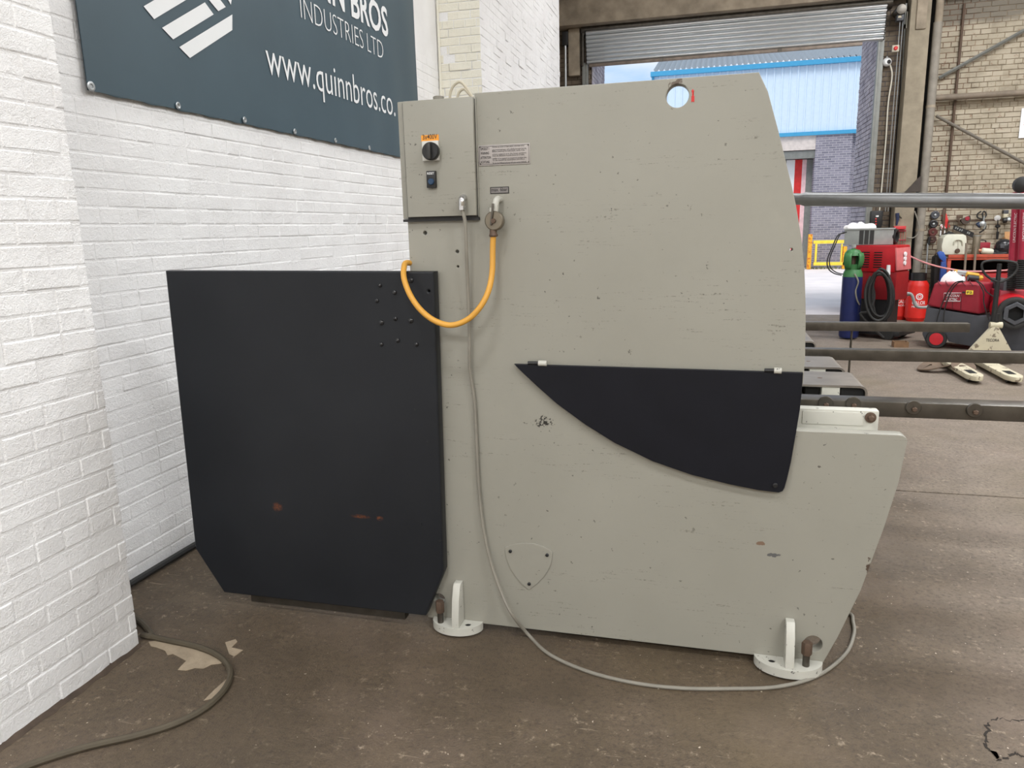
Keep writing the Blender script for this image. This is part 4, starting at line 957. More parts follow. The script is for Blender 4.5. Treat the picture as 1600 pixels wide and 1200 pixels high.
for k in range(2):
    vs_ = o_+U*(.12+.17*k)+N*.004
    for j in range(7):
        z = zt0+.06+j*.033
        lbox(MB(), vs_, .11, .01, z, z+.014).build('vent_slot', m_dark, wd)
# sloping front panel at the right-hand end
e0 = o_+U*ln; e1 = e0-N*.42
pan = [e0+U*.012+np.array([0, 0, zt0+.03]), e1+U*.012+np.array([0, 0, zt0+.03]), e1-U*.02+np.array([0, 0, zt1-.03]), e0-U*.02+np.array([0, 0, zt1-.03])]
MB().prism(pan, tuple(U*.02)).build('control_panel', m_pinkred, wd, bevel=.004)
for j in range(3):
    q = (pan[0]+pan[1])/2*.5+(pan[2]+pan[3])/2*.5+U*.024+np.array([0, 0, .06-.06*j])
    MB().lathe([(.03, 0), (.028, .02)], q, tuple(U), 12).build('panel_dial', m_print, wd)
wv = o_+U*.50+N*.01
MB().cyl(tuple(wv+np.array([0, 0, zt0-.03])), tuple(wv+np.array([0, 0, zt0+.1])), .03, .022, 10).build('white_bottle', m_print, wd)
for s_ in (.0, ln):
    for t_ in (-.04, .38):
        c_ = o_+U*s_-N*t_; MB().lathe([(.075, -.025), (.08, -.015), (.08, .015), (.075, .025)], (c_[0], c_[1], .08), tuple(N), 18).build('trolley_wheel', m_rubber, wd)
# grey wire feeder on top
fo = W(1320, 370, y=yw-.02); z0, z1 = zt1+.004, hz(357.5, yw)
fd = thing('wire_feeder', (fo[0]+.3, yw, z0), 'long grey wire feed unit lying on the red welding machine', 'wire feeder')
o2 = np.array([fo[0], yw+.02, 0]); U2 = np.array([math.cos(R(-14)), math.sin(R(-14)), 0]); Uk, Nk = U, N
U = U2; N = np.array([U2[1], -U2[0], 0])
lbox(MB(), o2, .61, .26, z0, z1).build('feeder_case', m_grey, fd, bevel=.008)
lbox(MB(), o2+N*.012+U*-.01, .63, .29, z1-.012, z1+.006).build('case_lid', m_grey, fd, bevel=.003)
for k in range(3): lbox(MB(), o2+U*(.19+.065*k)+N*.005, .052, .02, z0+.01, z1-.02).build('grille_panel', M('black_grille', L((44, 44, 44)), .6), fd)
q = o2+U*.625-N*.10; zc_ = (z0+z1)/2
MB().lathe([(.085, -.03), (.105, -.02), (.105, .02), (.085, .03), (.06, .02), (.06, -.02)], (q[0], q[1], zc_), tuple(U+N*.25), 22, ring=True).build('wire_hub', m_black, fd)
U, N = Uk, Nk
# rag on the feeder
def lumpy(name, c, rx, ry, h, mat, seed, folds=5):
    rg_ = np.random.default_rng(seed); n, m2 = 22, 12; v_ = []; ph = rg_.uniform(0, 6.28, 6)
    for j in range(m2+1):
        t = j/m2
        for i in range(n):
            a = 2*math.pi*i/n; rr = math.sin(t*math.pi/2)*(1+.16*math.sin(folds*a+ph[0])+.1*math.sin(3*a+ph[1]))
            z = h*(math.cos(t*math.pi/2)**.8)*(1+.35*math.sin(2*a+ph[2]+t*4)+.25*math.sin(folds*a+ph[3]-3*t))
            v_.append((c[0]+rx*rr*math.cos(a), c[1]+ry*rr*math.sin(a), c[2]+max(z, 0)+.002))
    f_ = [(j*n+i, j*n+(i+1) % n, (j+1)*n+(i+1) % n, (j+1)*n+i) for j in range(m2) for i in range(n)]
    f_.append(tuple(m2*n+i for i in range(n-1, -1, -1)))
    return MB().add(v_, f_).build(name, mat, angle=60)
rc_ = W(1341, 357, y=yw+.12)
tag(lumpy('cloth_rag', (rc_[0], yw+.08, z1+.006), .19, .08, .06, m_cloth, 3), 'crumpled white rag lying on the grey wire feeder', 'rag')
# gas cylinder
yg = 11.0
gc = W(1329.5, 470, y=yg); rg2 = (W(1345, 470, y=yg)[0]-W(1313.5, 470, y=yg)[0])/2
gcyl = thing('gas_cylinder', (gc[0], yg, 0), 'tall dark blue gas cylinder with green shoulder and valve guard', 'gas cylinder')
zs_ = hz(432, yg); zsh = hz(424, yg)
MB().lathe([(rg2*.9, .02), (rg2, .05), (rg2, zs_)], (gc[0], yg, 0), seg=28).build('cylinder_body', m_blue, gcyl)
MB().lathe([(rg2, zs_), (rg2*.97, zs_+.04), (rg2*.78, zsh+.03), (rg2*.5, zsh+.05)], (gc[0], yg, 0), seg=28).build('shoulder', m_green, gcyl)
zg0, zg1 = hz(418, yg), hz(389, yg); gx_ = W(1333, 400, y=yg)[0]
Hg = zg1-zg0
for k in range(4):
    a0 = k*math.pi/2+.45; v_ = []; n = 5
    for i in range(n+1):
        a = a0+(math.pi/2-.75)*i/n
        for (rr, zf) in ((.70, -.02), (.82, .16), (.93, .36), (.92, .58), (.80, .78)): v_.append((gx_+rg2*rr*math.cos(a), yg+rg2*rr*math.sin(a), zg0+Hg*zf))
    f_ = [(i*5+j, i*5+5+j, i*5+6+j, i*5+1+j) for i in range(n) for j in range(4)]
    o3 = MB().add(v_, f_).build('guard_rib', m_green, gcyl)
    sm = o3.modifiers.new('thickness', 'SOLIDIFY'); sm.thickness = .025
MB().lathe([(rg2*.72, zg0-.06), (rg2*.74, zg0-.02), (rg2*.84, zg0+Hg*.20), (rg2*.76, zg0+Hg*.20), (rg2*.6, zg0-.02)], (gx_, yg, 0), seg=20).build('guard_collar', m_green, gcyl)
MB().lathe([(rg2*.84, zg0+Hg*.66), (rg2*.90, zg0+Hg*.66), (rg2*.84, zg0+Hg*.80), (rg2*.62, zg0+Hg*.95), (rg2*.3, zg1), (.02, zg1+.01)], (gx_, yg, 0), seg=20).build('guard_cap', m_green, gcyl)
MB().cyl((gx_, yg, zg0-.04), (gx_, yg, zg1-.03), .035).build('valve_stem', m_rust, gcyl)
MB().cyl((gx_, yg, zg1+.02), (gx_, yg, zg1+.06), .03).build('valve_wheel', m_grey, gcyl)
hp2 = [W(1335, 428, y=yg-rg2-.02), W(1341, 440, y=yg-rg2-.02), W(1337, 455, y=yg-rg2), W(1339, 468, y=yg-rg2), W(1343, 476, y=yg-rg2+.02)]
MB().tube(spline(hp2, 5), .010, 6).build('gas_hose', m_gcable, gcyl)
# black cable from the feeder and coiled leads
cb = [W(1319, 364, y=yw-.02), W(1309, 368, y=yw-.1), W(1301, 385, y=yw-.12), W(1293, 405, y=yw-.12), W(1294, 419, y=yw-.12), W(1303, 427, y=yw-.12), W(1315, 430, y=yw-.1)]
tag(MB().tube(spline(cb, 6), .009, 6).build('feeder_cable', m_rubber), 'thin black cable looping from the wire feeder to the gas cylinder', 'cable')
cb = [c+np.array([.03, .01, .012]) for c in cb]
tag(MB().tube(spline(cb, 6), .008, 6).build('feeder_cable', m_rubber), 'second thin black cable looping beside the gas cylinder', 'cable')
ycl = yw-.42
def coil(px, py, rx, ry, turns, seed, rad):
    rg_ = np.random.default_rng(seed); pts = []
    for t in range(turns):
        sx_, sy_, ox, oy = rx*(1+rg_.uniform(-.38, .12)), ry*(1+rg_.uniform(-.16, .10)), rg_.normal(0, 2.5), rg_.normal(0, 2.0)
        for k in range(10):
            a = -math.pi/2+2*math.pi*k/10; pts.append(W(px+ox+sx_*math.cos(a), py+oy+sy_*math.sin(a), y=ycl-.030*t))
    return MB().tube(spline(pts, 4), rad, 8)
tag(coil(1376, 463, 21, 36, 7, 5, .016).build('coiled_lead', m_rubber), 'thick black welding leads coiled on the front of the trolley', 'cable')
ct = [W(1362, 440, y=ycl), W(1368, 470, y=ycl-.12), W(1360, 490, y=ycl-.2), W(1344, 496, y=ycl-.2), W(1342, 505, z=.02)]
ct = [W(1362, 440, y=ycl), W(1366, 465, y=ycl-.05), W(1357, 486, y=ycl-.1), W(1345, 492, y=ycl-.1), (W(1342, 505, z=.02)[0], ycl-.1, .05)]
tag(MB().tube(spline(ct, 6), .017, 8).build('welding_lead', m_rubber), 'loose black lead drooping beside the dark blue cylinder', 'cable')
# red propane cylinders
def propane(px, name_lab, txt, txs, y=13.25):
    y = y; c = W(px, 460, y=y); r_ = .158; z1_ = .60
    t = thing('propane_cylinder', (c[0], y, 0), name_lab, 'gas cylinder', 'red propane cylinders by the drain pipe')
    MB().lathe([(r_*.8, .0), (r_*.85, .03), (r_, .06), (r_, z1_-.05), (r_*.96, z1_-.01), (r_*.75, z1_+.04), (r_*.3, z1_+.06)], (c[0], y, 0), seg=28).build('cylinder_body', m_bred, t)
    MB().lathe([(r_*.72, z1_+.03), (r_*.72, z1_+.16), (r_*.66, z1_+.16), (r_*.66, z1_+.03)], (c[0], y, 0), seg=24, ring=True).build('collar', m_black, t)
    MB().cyl((c[0], y, z1_+.05), (c[0], y, z1_+.13), .03).build('valve', m_rust, t)
    zc2 = .40
    for rr in (.052, .026):
        v_ = []; n = 24
        for i in range(n+1):
            a = 2*math.pi*i/n
            for q in (rr, rr*.72):
                xx_ = q*math.cos(a)+txs; v_.append((c[0]+r_*1.006*math.sin(xx_/r_), y-r_*1.006*math.cos(xx_/r_), zc2+q*math.sin(a)))
        MB().add(v_, [(2*i, 2*i+2, 2*i+3, 2*i+1) for i in range(n)]).build('ring_mark', m_print, t)
    for (tx, w_, z_, h_) in ((txt, .20, .275, .055), ('PROPANE', .20, .225, .028)):
        me = text_mesh(tx, (-w_/2+txs, 0, z_), (w_, 0, 0), (0, 0, h_), FR, bold=.01)
        for v in me.vertices: a = v.co.x/r_; v.co = (c[0]+r_*1.008*math.sin(a), y-r_*1.008*math.cos(a), v.co.z)
        place('brand_lettering', me, m_print, t)
propane(1433, 'bright red propane cylinder in front, nearer the drain pipe', 'CALOR', 0.0, 13.08)
propane(1406, 'bright red propane cylinder half hidden behind the welding machine', 'CALOR', 0.03, 13.3)
# grey tubular handle frame
yk = 11.9
kt = [W(1395, 459, y=yk), W(1418, 458.5, y=yk), W(1425, 462, y=yk), W(1430, 476, y=yk), W(1436, 480, y=yk), W(1450, 480, y=yk)]
tf = thing('trolley_handle', (W(1420, 480, y=yk)[0], yk, 0), 'bent grey tubular trolley handle in front of the red propane cylinders', 'trolley')
MB().tube(spline(kt, 5), .022, 10).build('handle_tube', m_grey, tf)
MB().tube(spline([W(1397, 484, y=yk+.02), W(1404, 468, y=yk+.02), W(1410, 462, y=yk+.02), W(1421, 461, y=yk+.02)], 5), .014, 8).build('brace_tube', m_grey, tf)
for px in (1397, 1450):
    q = W(px, 480, y=yk); MB().cyl((q[0], yk, 0), (q[0], yk, q[2]+.03 if px > 1400 else W(1397, 459, y=yk)[2]), .018, seg=10).build('handle_leg', m_grey, tf)

# ------------------------------------------------------------------ things on the column and wall
yq = YB-.06
def wbox(px0, py0, px1, py1, y, dep, name, mat, parent=None, bevel=.004, rot=0):
    a, b_ = W(px0, py1, y=y), W(px1, py0, y=y); c_ = ((a[0]+b_[0])/2, y+dep/2, (a[2]+b_[2])/2)
    return MB().obox(c_, (abs(b_[0]-a[0]), dep, abs(b_[2]-a[2])), ry=rot).build(name, mat, parent, bevel=bevel)
e = thing('control_box', tuple(W(1370, 345, y=YB-.14)), 'black electrical control box on the brown pier above the wire feeder', 'control box')
wbox(1359, 329, 1380, 356, YB-.14, .12, 'box_case', m_black, e, .015)
wbox(1368.5, 336.5, 1373, 339, YB-.144, .01, 'label_plate', m_print, e, 0)
for k in range(3): wbox(1367.5, 341+4*k, 1370, 343+4*k, YB-.144, .01, 'indicator', m_signred, e, 0)
rk = thing('tool_rack', tuple(W(1407, 370, y=YB-.40)), 'red slotted plastic tool rack fixed to the concrete column', 'tool rack')
yr = YB-.33
wbox(1397, 353, 1416, 358.5, yr-.06, .09, 'rack_shelf', M('rack_red', L((205, 58, 62)), .5), rk)
for k in range(5): wbox(1398+3.9*k, 362, 1400.2+3.9*k, 386, yr-.02, .02, 'rack_slat', M('rack_red', L((205, 58, 62)), .5), rk, .002)
wbox(1397, 359, 1416, 362, yr-.02, .03, 'rack_bar', m_dred, rk); wbox(1397, 385, 1414, 390, yr-.02, .03, 'rack_bar', m_black, rk)
wbox(1397, 374, 1416, 376, yr-.025, .02, 'rack_bar', m_dred, rk)
rl = thing('tape_reel', tuple(W(1408, 396, y=yr)), 'small yellow and black reel hanging under the red rack', 'reel')
wbox(1403, 391.5, 1414, 401, yr-.06, .06, 'reel_case', m_black, rl, .012); wbox(1405.5, 393.5, 1411.5, 398.5, yr-.066, .012, 'reel_face', m_yellow, rl, .003)
hk = thing('hand_clamp', tuple(W(1402, 340, y=yr)), 'small dark blue hand tool hanging above the red rack', 'tool')
MB().tube([W(1402, 333, y=yr), W(1402.5, 342, y=yr), W(1401, 352, y=yr)], [.03, .025, .012], 8).build('tool_handle', M('dark_blue_grip', L((40, 50, 80)), .5), hk)
MB().tube([W(1402, 336, y=yr), W(1409, 341, y=yr)], [.02, .008], 6).build('tool_jaw', m_steel, hk)
wl2 = [W(1429, 330, y=YB-.34), W(1434, 345, y=YB-.34), W(1436, 358, y=YB-.34), W(1432, 368, y=YB-.34), W(1425, 372, y=YB-.34), W(1417, 371, y=YB-.34)]
tag(MB().tube(spline(wl2, 6), .010, 6).build('hanging_wire', m_gcable), 'pale wire hanging in a curve across the concrete column', 'wire')
ph = [W(1408, 391, y=YB-.42), W(1420, 399, y=YB-.6), W(1440, 408.5, y=YB-.9), W(1462, 415.5, y=YB-1.1), W(1485, 420.5, y=YB-1.2), W(1515, 424, y=YB-1.2), W(1560, 423, y=YB-1.2), W(1610, 420, y=YB-1.0)]
tag(MB().tube(spline(ph, 6), .013, 8).build('pink_air_line', m_pink), 'pink air line strung from the red rack across the bench', 'hose')
# grinding discs on pegs
for k, (px, py, mm, lab) in enumerate(((1461, 336, m_dgrey, 'grey grinding disc hung on the cream wall, topmost of four'), (1458.5, 350, m_black, 'black grinding disc with pale hub, second from top of four'), (1457.5, 362.5, M('dark_red_disc', L((92, 44, 40)), .7), 'dark red grinding disc, third from top of four'), (1456, 374, M('brown_disc', L((72, 46, 40)), .7), 'brown grinding disc on the cream wall, lowest of four'))):
    p = W(px, py, y=YB-.06); t = thing('grinding_disc', tuple(p), lab, 'grinding disc', 'grinding discs hung on the cream wall')
    MB().lathe([(.064, .02), (.066, .012), (.066, -.01), (.05, -.018), (.02, -.012)], p, (0, 1, 0), 22).build('disc', mm, t)
    MB().lathe([(.018, -.005), (.018, -.022), (.012, -.024)], p, (0, 1, 0), 12).build('hub', m_galv if k < 2 else m_rust, t)
sgn = thing('warning_tag', tuple(W(1478, 345, y=YB-.05)), 'tilted red and white safety tag hung beside the grinding discs', 'sign')
wbox(1473, 334, 1483, 357, YB-.05, .012, 'tag_card', m_signred, sgn, .002, R(-18)); 
wbox(1469.5, 350, 1477, 358, YB-.056, .01, 'tag_end', m_print, sgn, .002, R(-18))
MB().lathe([(.03, 0), (.03, -.004)], W(1473.5, 354, y=YB-.06), (0, 1, 0), 16).build('ban_symbol', m_signred, sgn)
MB().lathe([(.021, 0), (.021, -.005)], W(1473.5, 354, y=YB-.06), (0, 1, 0), 16).build('ban_symbol_inner', m_print, sgn)
wbox(1472, 326, 1477, 345, YB-.07, .02, 'hanging_strip', m_rust, sgn, .002)
cdp = wbox(1468.5, 360, 1477, 368, YB-.05, .03, 'white_card', m_print, None, .003); tag(cdp, 'small white card on the cream wall below the red tag', 'card')
ra = thing('tool_rail', tuple(W(1528, 346, y=YB-.05)), 'rusty horizontal tool rail on the cream wall above the bench', 'rail')
a, b_ = W(1482, 346, y=YB-.06), W(1582, 343, y=YB-.06)
MB().tube([a, b_], .012, 6).build('rail_bar', m_rust, ra); 
for px in (1483, 1540): q = W(px, 346, y=YB-.06); MB().tube([(q[0], q[1], q[2]), (q[0], q[1]+.06, q[2])], .012, 6).build('rail_peg', m_rust, ra)
q = W(1482.5, 346, y=YB-.06); MB().box(q[0]-.01, q[0]+.01, YB-.06, YB-.03, q[2]-.16, q[2]).build('rail_leg', m_rust, ra)
bk_ = thing('hinge_bracket', tuple(W(1499, 342, y=YB-.08)), 'rusty flat steel bracket hooked over the tool rail', 'bracket')
wbox(1494.5, 336, 1505, 341, YB-.09, .02, 'bracket_top', m_rust, bk_); wbox(1497, 340, 1500, 351, YB-.09, .02, 'bracket_leg', m_rust, bk_, .002); wbox(1495, 341, 1497.2, 345, YB-.09, .02, 'bracket_lug', m_rust, bk_, .002)
gg = thing('grinder_guard', tuple(W(1510, 344, y=YB-.1)), 'dark grinder guard with red disc hung on the tool rail', 'grinder guard')
MB().prism([W(1502, 343, y=YB-.12), W(1516, 336.5, y=YB-.12), W(1517.5, 345, y=YB-.12), W(1512, 349.5, y=YB-.12), W(1506, 350, y=YB-.12), W(1502.5, 347, y=YB-.12)], (0, .05, 0)).build('guard_shell', M('brown_steel', L((70, 58, 50)), .6), gg)
MB().lathe([(.035, 0), (.03, -.008)], W(1511.5, 341.5, y=YB-.12), (0, 1, 0), 16).build('red_disc', m_dred, gg)
bd = thing('black_board', tuple(W(1506, 363, y=YB-.1)), 'long black board leaning aslant behind the white jerry can', 'board')
MB().prism([W(1491, 351.5, y=YB-.10), W(1522, 363.5, y=YB-.10), W(1521, 372, y=YB-.10), W(1489.5, 358, y=YB-.10)], (0, .025, 0)).build('board_face', m_black, bd)
for (px, py) in ((1493.5, 356), (1496.5, 357), (1500, 359), (1503, 360), (1512, 363.5), (1514.5, 364.5)):
    q = W(px, py, y=YB-.101); MB().obox((q[0], q[1], q[2]), (.016, .003, .03), ry=R(25)).build('faded_letter', m_grey, bd)
ag = thing('angle_grinder', tuple(W(1531, 350, y=YB-.12)), 'dark blue angle grinder with black flex hanging from the rail', 'angle grinder')
MB().tube([W(1527, 353, y=YB-.13), W(1532, 349.5, y=YB-.13)], [.045, .045], 14).build('motor_case', M('navy_plastic', L((38, 52, 78)), .45), ag, bevel=.008)
MB().lathe([(.042, .01), (.04, -.02), (.02, -.03)], W(1534.5, 350, y=YB-.16), (.3, 1, 0), 18).build('gear_head', m_galv, ag)
MB().tube(spline([W(1533, 330, y=YB-.1), W(1527, 335, y=YB-.1), W(1528, 340, y=YB-.1), W(1536, 342, y=YB-.1), W(1541, 336, y=YB-.1), W(1538, 330, y=YB-.1), W(1535, 335, y=YB-.1), W(1538, 346, y=YB-.1), W(1540, 356, y=YB-.1), W(1530, 364, y=YB-.1)], 5), .011, 6).build('flex', m_rubber, ag)
MB().tube(spline([W(1538, 338, y=YB-.14), W(1537, 345, y=YB-.14), W(1540, 350, y=YB-.14), W(1537, 358, y=YB-.14)], 5), .012, 6).build('strap', m_grey, ag)
ls = thing('hanging_lamp', tuple(W(1558.5, 350, y=YB-.1)), 'black inspection tool with white disc hanging below the rail', 'tool')
MB().lathe([(.045, .01), (.045, -.004), (.016, -.008)], W(1558.5, 341, y=YB-.1), (0, 1, .5), 18).build('white_disc', m_print, ls)
MB().tube([W(1559, 343, y=YB-.09), W(1558.5, 362, y=YB-.09)], .008, 6).build('cord', m_rubber, ls); MB().lathe([(.01, .03), (.036, .015), (.036, -.015), (.01, -.03)], W(1559, 353.5, y=YB-.09), seg=14).build('weight', m_black, ls)
MB().tube([W(1559, 362, y=YB-.09), W(1558, 374, y=YB-.09)], [.022, .016], 8).build('grip', m_black, ls)
dr = thing('bench_motor', tuple(W(1575, 343, y=YB-.15)), 'grey and black drill motor on the rail beside the red arms', 'drill')
MB().tube([W(1567, 345, y=YB-.15), W(1582, 342.5, y=YB-.15)], .042, 14).build('motor_barrel', m_black, dr, bevel=.008)
MB().lathe([(.046, -.02), (.046, .02)], W(1575, 343.5, y=YB-.15), (1, 0, 0), 16).build('steel_band', m_galv, dr)
wbox(1568.5, 328, 1576.5, 334, YB-.10, .08, 'battery_top', m_dgrey, dr); wbox(1568, 334, 1576, 340, YB-.12, .08, 'battery_label', m_pallet, dr)
# orange bench with things on it
yo = 13.0
zb1 = W(1530, 398, y=yo)[2]; zb0 = W(1530, 406, y=yo)[2]; xo0 = W(1481.5, 400, y=yo)[0]
bch = thing('work_bench', (xo0+1, yo, 0), 'orange red steel workbench with dark open shelf below', 'workbench')
MB().box(xo0, xo0+2.6, yo, YB-.07, zb1-.03, zb1).build('bench_top', m_wood, bch, bevel=.004)
MB().box(xo0, xo0+2.6, yo-.02, yo+.02, zb1-.045, zb1+.005).build('upper_edge', m_bench, bch, bevel=.003)
MB().box(xo0, xo0+2.6, yo-.01, yo+.04, zb0, zb1-.05).build('front_beam', m_bench, bch, bevel=.003)
MB().box(xo0, xo0+.05, yo, YB-.1, 0, zb0+.02).build('bench_leg', m_bench, bch, bevel=.003); MB().box(xo0+2.5, xo0+2.55, yo, YB-.1, 0, zb0+.02).build('bench_leg', m_bench, bch, bevel=.003)
MB().box(xo0+.05, xo0+2.5, yo+.08, YB-.12, .38, .41).build('lower_shelf', m_dark, bch); MB().box(xo0+.05, xo0+2.5, YB-.12, YB-.1, .05, zb0).build('back_panel', m_dark, bch)
tcst = thing('tool_chest', (xo0+.9, yo, 0), 'red steel tool chest standing under the workbench', 'tool chest')
zq = W(1540, 428, y=yo-.05)[2]
MB().box(xo0+.15, xo0+2.3, yo+.0, YB-.2, .0, zq).build('chest_body', M('chest_red', L((168, 26, 30)), .4), tcst, bevel=.01)
for k in range(3): MB().box(xo0+.2, xo0+2.25, yo-.012, yo+.004, .05+k*(zq-.08)/3, .05+(k+.9)*(zq-.08)/3).build('chest_drawer', M('chest_red', L((168, 26, 30)), .4), tcst, bevel=.006)
def on_bench(px): return W(px, 398, y=yo+.25)
jc = thing('jerry_can', (W(1491, 390, y=13.2)[0], 13.2, zb1), 'milky white plastic jerry can lying on the orange bench', 'jerry can')
yj = 13.12
out_ = [W(*p, y=yj) for p in ((1473, 396), (1471, 385), (1474, 372), (1479, 367), (1487, 366), (1506, 366), (1510.5, 368.5), (1511, 375), (1509.5, 396)) ]
out_[0][2] = zb1; out_[-1][2] = zb1
MB().prism(out_, (0, .28, 0)).build('can_body', m_jerry, jc, bevel=.022)
MB().lathe([(.034, .0), (.036, -.02), (.03, -.03)], W(1495.5, 392, y=yj), (0, 1, 0), 16).build('screw_cap', m_rust, jc)
hd_ = [W(1490, 382, y=yj-.006), W(1492, 376, y=yj-.012), W(1498, 374.5, y=yj-.014), W(1503, 376.5, y=yj-.012), W(1504, 383, y=yj-.006)]
MB().tube(spline(hd_, 4), .012, 6).build('moulded_grip', M('shadowed_plastic', L((190, 190, 172)), .5), jc); MB().tube([W(1498, 376, y=yj-.006), W(1497.5, 388, y=yj-.006)], .008, 6).build('moulded_rib', m_jerry, jc)
tag(lumpy('dark_cloth', (W(1484, 366, y=13.3)[0], 13.32, W(1484, 366.5, y=13.3)[2]-.01), .09, .06, .04, m_rubber, 9), 'dark cloth lying on top of the white jerry can', 'rag')
mc = W(1525.5, 380, y=13.3); tcn = thing('metal_canister', (mc[0], 13.3, zb1), 'dull grey upright canister on the bench beside the jerry can', 'canister')
zt4 = W(1525, 367, y=13.3)[2]; MB().lathe([(.052, zb1), (.055, zb1+.01), (.055, zt4-.01), (.05, zt4)], (mc[0], 13.3, 0), seg=18).build('can_wall', M('tarnished_tin', L((128, 118, 102)), .5, .4), tcn); MB().lathe([(.057, zt4-.02), (.057, zt4-.005)], (mc[0], 13.3, 0), seg=18).build('can_rim', m_galv_d, tcn)
for (px, y1_, lab) in ((1510, 380, 'grey wooden tool shaft leaning at the bench end by the jerry can'), (1524.5, 386, 'grey wooden tool shaft leaning at the bench below the canister')):
    a = W(px, y1_, y=yo-.06); t = thing('tool_shaft', (a[0], yo-.1, 0), lab, 'tool shaft')
    MB().tube([(a[0], yo-.20, .02), (a[0], yo-.06, a[2])], [.019, .017], 8).build('shaft', M('grey_wood', L((122, 110, 96)), .75), t)
    MB().obox((a[0], yo-.20, .06), (.05, .16, .07)).build('tool_head', m_steel, t, bevel=.006)
pb = W(1539, 391, y=13.15); bt_ = thing('plastic_bottle', tuple(pb), 'small cream plastic bottle lying on its side on the bench', 'bottle')
ax_ = (.95, 0, -.12); zz0 = zb1+.048
MB().lathe([(.03, -.075), (.046, -.06), (.046, .06), (.036, .085)], (pb[0]+.01, 13.1, zz0), ax_, 18).build('bottle_body', m_jerry, bt_); MB().lathe([(.018, -.115), (.02, -.075)], (pb[0]+.01, 13.1, zz0+.002), ax_, 12).build('bottle_cap', M('orange_cap', L((200, 140, 110)), .5), bt_)
hm = W(1567, 382, y=13.25); he = thing('welding_helmet', (hm[0], 13.25, zb1), 'black welding helmet resting on the workbench', 'helmet')
MB().lathe([(.02, .20), (.075, .185), (.115, .13), (.12, .06), (.11, .0), (.09, -.0)], (hm[0], 13.25, zb1+.03), (.1, -.25, 1), 22).build('helmet_shell', M('gloss_black_shell', (.02, .02, .024), .25), he, angle=60)
MB().obox((hm[0]-.03, 13.13, zb1+.12), (.10, .03, .06), rz=R(10)).build('visor', m_dgrey, he, bevel=.006)
tag(lumpy('black_gloves', (W(1553, 393, y=13.2)[0], 13.2, zb1), .16, .10, .055, m_black, 21), 'dark crumpled gloves lying beside the welding helmet', 'gloves')
bx_ = W(1577, 370, y=13.6); cbx = thing('cardboard_box', (bx_[0], 13.6, zb1), 'small torn cardboard box behind the welding helmet', 'box')
zz1 = W(1577, 362, y=13.55)[2]; MB().box(bx_[0]-.07, bx_[0]+.1, 13.55, 13.7, zb1, zz1-.09).build('box_body', M('cardboard', L((186, 142, 98)), .85), cbx, bevel=.003); MB().obox((bx_[0]+.02, 13.66, zz1-.045), (.14, .006, .09), rx=R(-12)).build('box_flap', M('cardboard', L((186, 142, 98)), .85), cbx)
rt_ = W(1528, 385, y=13.55); rtb = thing('red_toolbox', (rt_[0]+.08, 13.5, zb1), 'dark red tool case at the back of the bench', 'tool case')
MB().box(rt_[0]-.05, rt_[0]+.16, 13.5, 13.68, zb1, zb1+.17).build('case_body', m_dred, rtb, bevel=.008); MB().tube(spline([(rt_[0], 13.59, zb1+.17), (rt_[0]+.02, 13.59, zb1+.20), (rt_[0]+.1, 13.59, zb1+.20), (rt_[0]+.12, 13.59, zb1+.17)], 4), .01, 6).build('case_handle', m_black, rtb)
# left end: broom sticks, blue seat, dark shovel
bs = W(1451, 372, y=YB-.12); st_ = thing('broom_stick', (bs[0], YB-.2, 0), 'thin grey stick with black grip leaning on the cream wall', 'broom')
MB().tube([(bs[0]-.02, YB-.34, .02), (bs[0], YB-.1, W(1451, 380, y=YB-.1)[2])], .012, 8).build('stick', m_galv, st_); q = W(1451, 380, y=YB-.1); MB().tube([(q[0], YB-.1, q[2]-.02), (q[0]+.005, YB-.09, q[2]+.10)], .022, 8).build('grip', m_black, st_); MB().obox((bs[0]-.02, YB-.36, .03), (.2, .07, .06)).build('broom_head', m_wood, st_, bevel=.01)
bs2 = W(1473, 410, y=13.3); ch_ = thing('folding_chair', (bs2[0], 12.9, 0), 'folded bright blue chair leaning against the bench end', 'chair')
o4 = [W(*p, y=12.86) for p in ((1464.5, 395), (1469, 392), (1475, 394), (1479, 402), (1478.5, 409), (1473, 408), (1468, 403))]
MB().prism(o4, (0, .05, 0)).build('chair_back', m_bluecloth, ch_, bevel=.012)
o5 = [W(*p, y=12.84) for p in ((1471, 409), (1479, 408), (1479, 425), (1476, 452), (1467, 452))]
MB().prism(o5, (0, .06, 0)).build('chair_seat', M('deep_blue_plastic', L((30, 62, 130)), .5), ch_, bevel=.012)
for px in (1470, 1478): q = W(px, 430, y=12.92); MB().tube([(q[0], 12.92, 0), (q[0], 12.93, q[2]+.15)], .012, 8).build('chair_leg', m_steel, ch_)
kb = W(1466, 398, y=13.4); bp_ = thing('black_bag', (kb[0], 13.4, 0), 'tall dark bag standing between the drain pipe and blue chair', 'bag')
MB().prism([W(*p, y=13.35) for p in ((1461, 402), (1467, 398), (1470, 404), (1471, 440), (1470, 476), (1458, 476), (1459, 430))], (0, .2, 0)).build('bag_body', m_rubber, bp_, bevel=.02); MB().tube(spline([W(1463, 401, y=13.45), W(1465, 394, y=13.45), W(1468, 399, y=13.45)], 5), .01, 6).build('bag_strap', m_gcable, bp_)

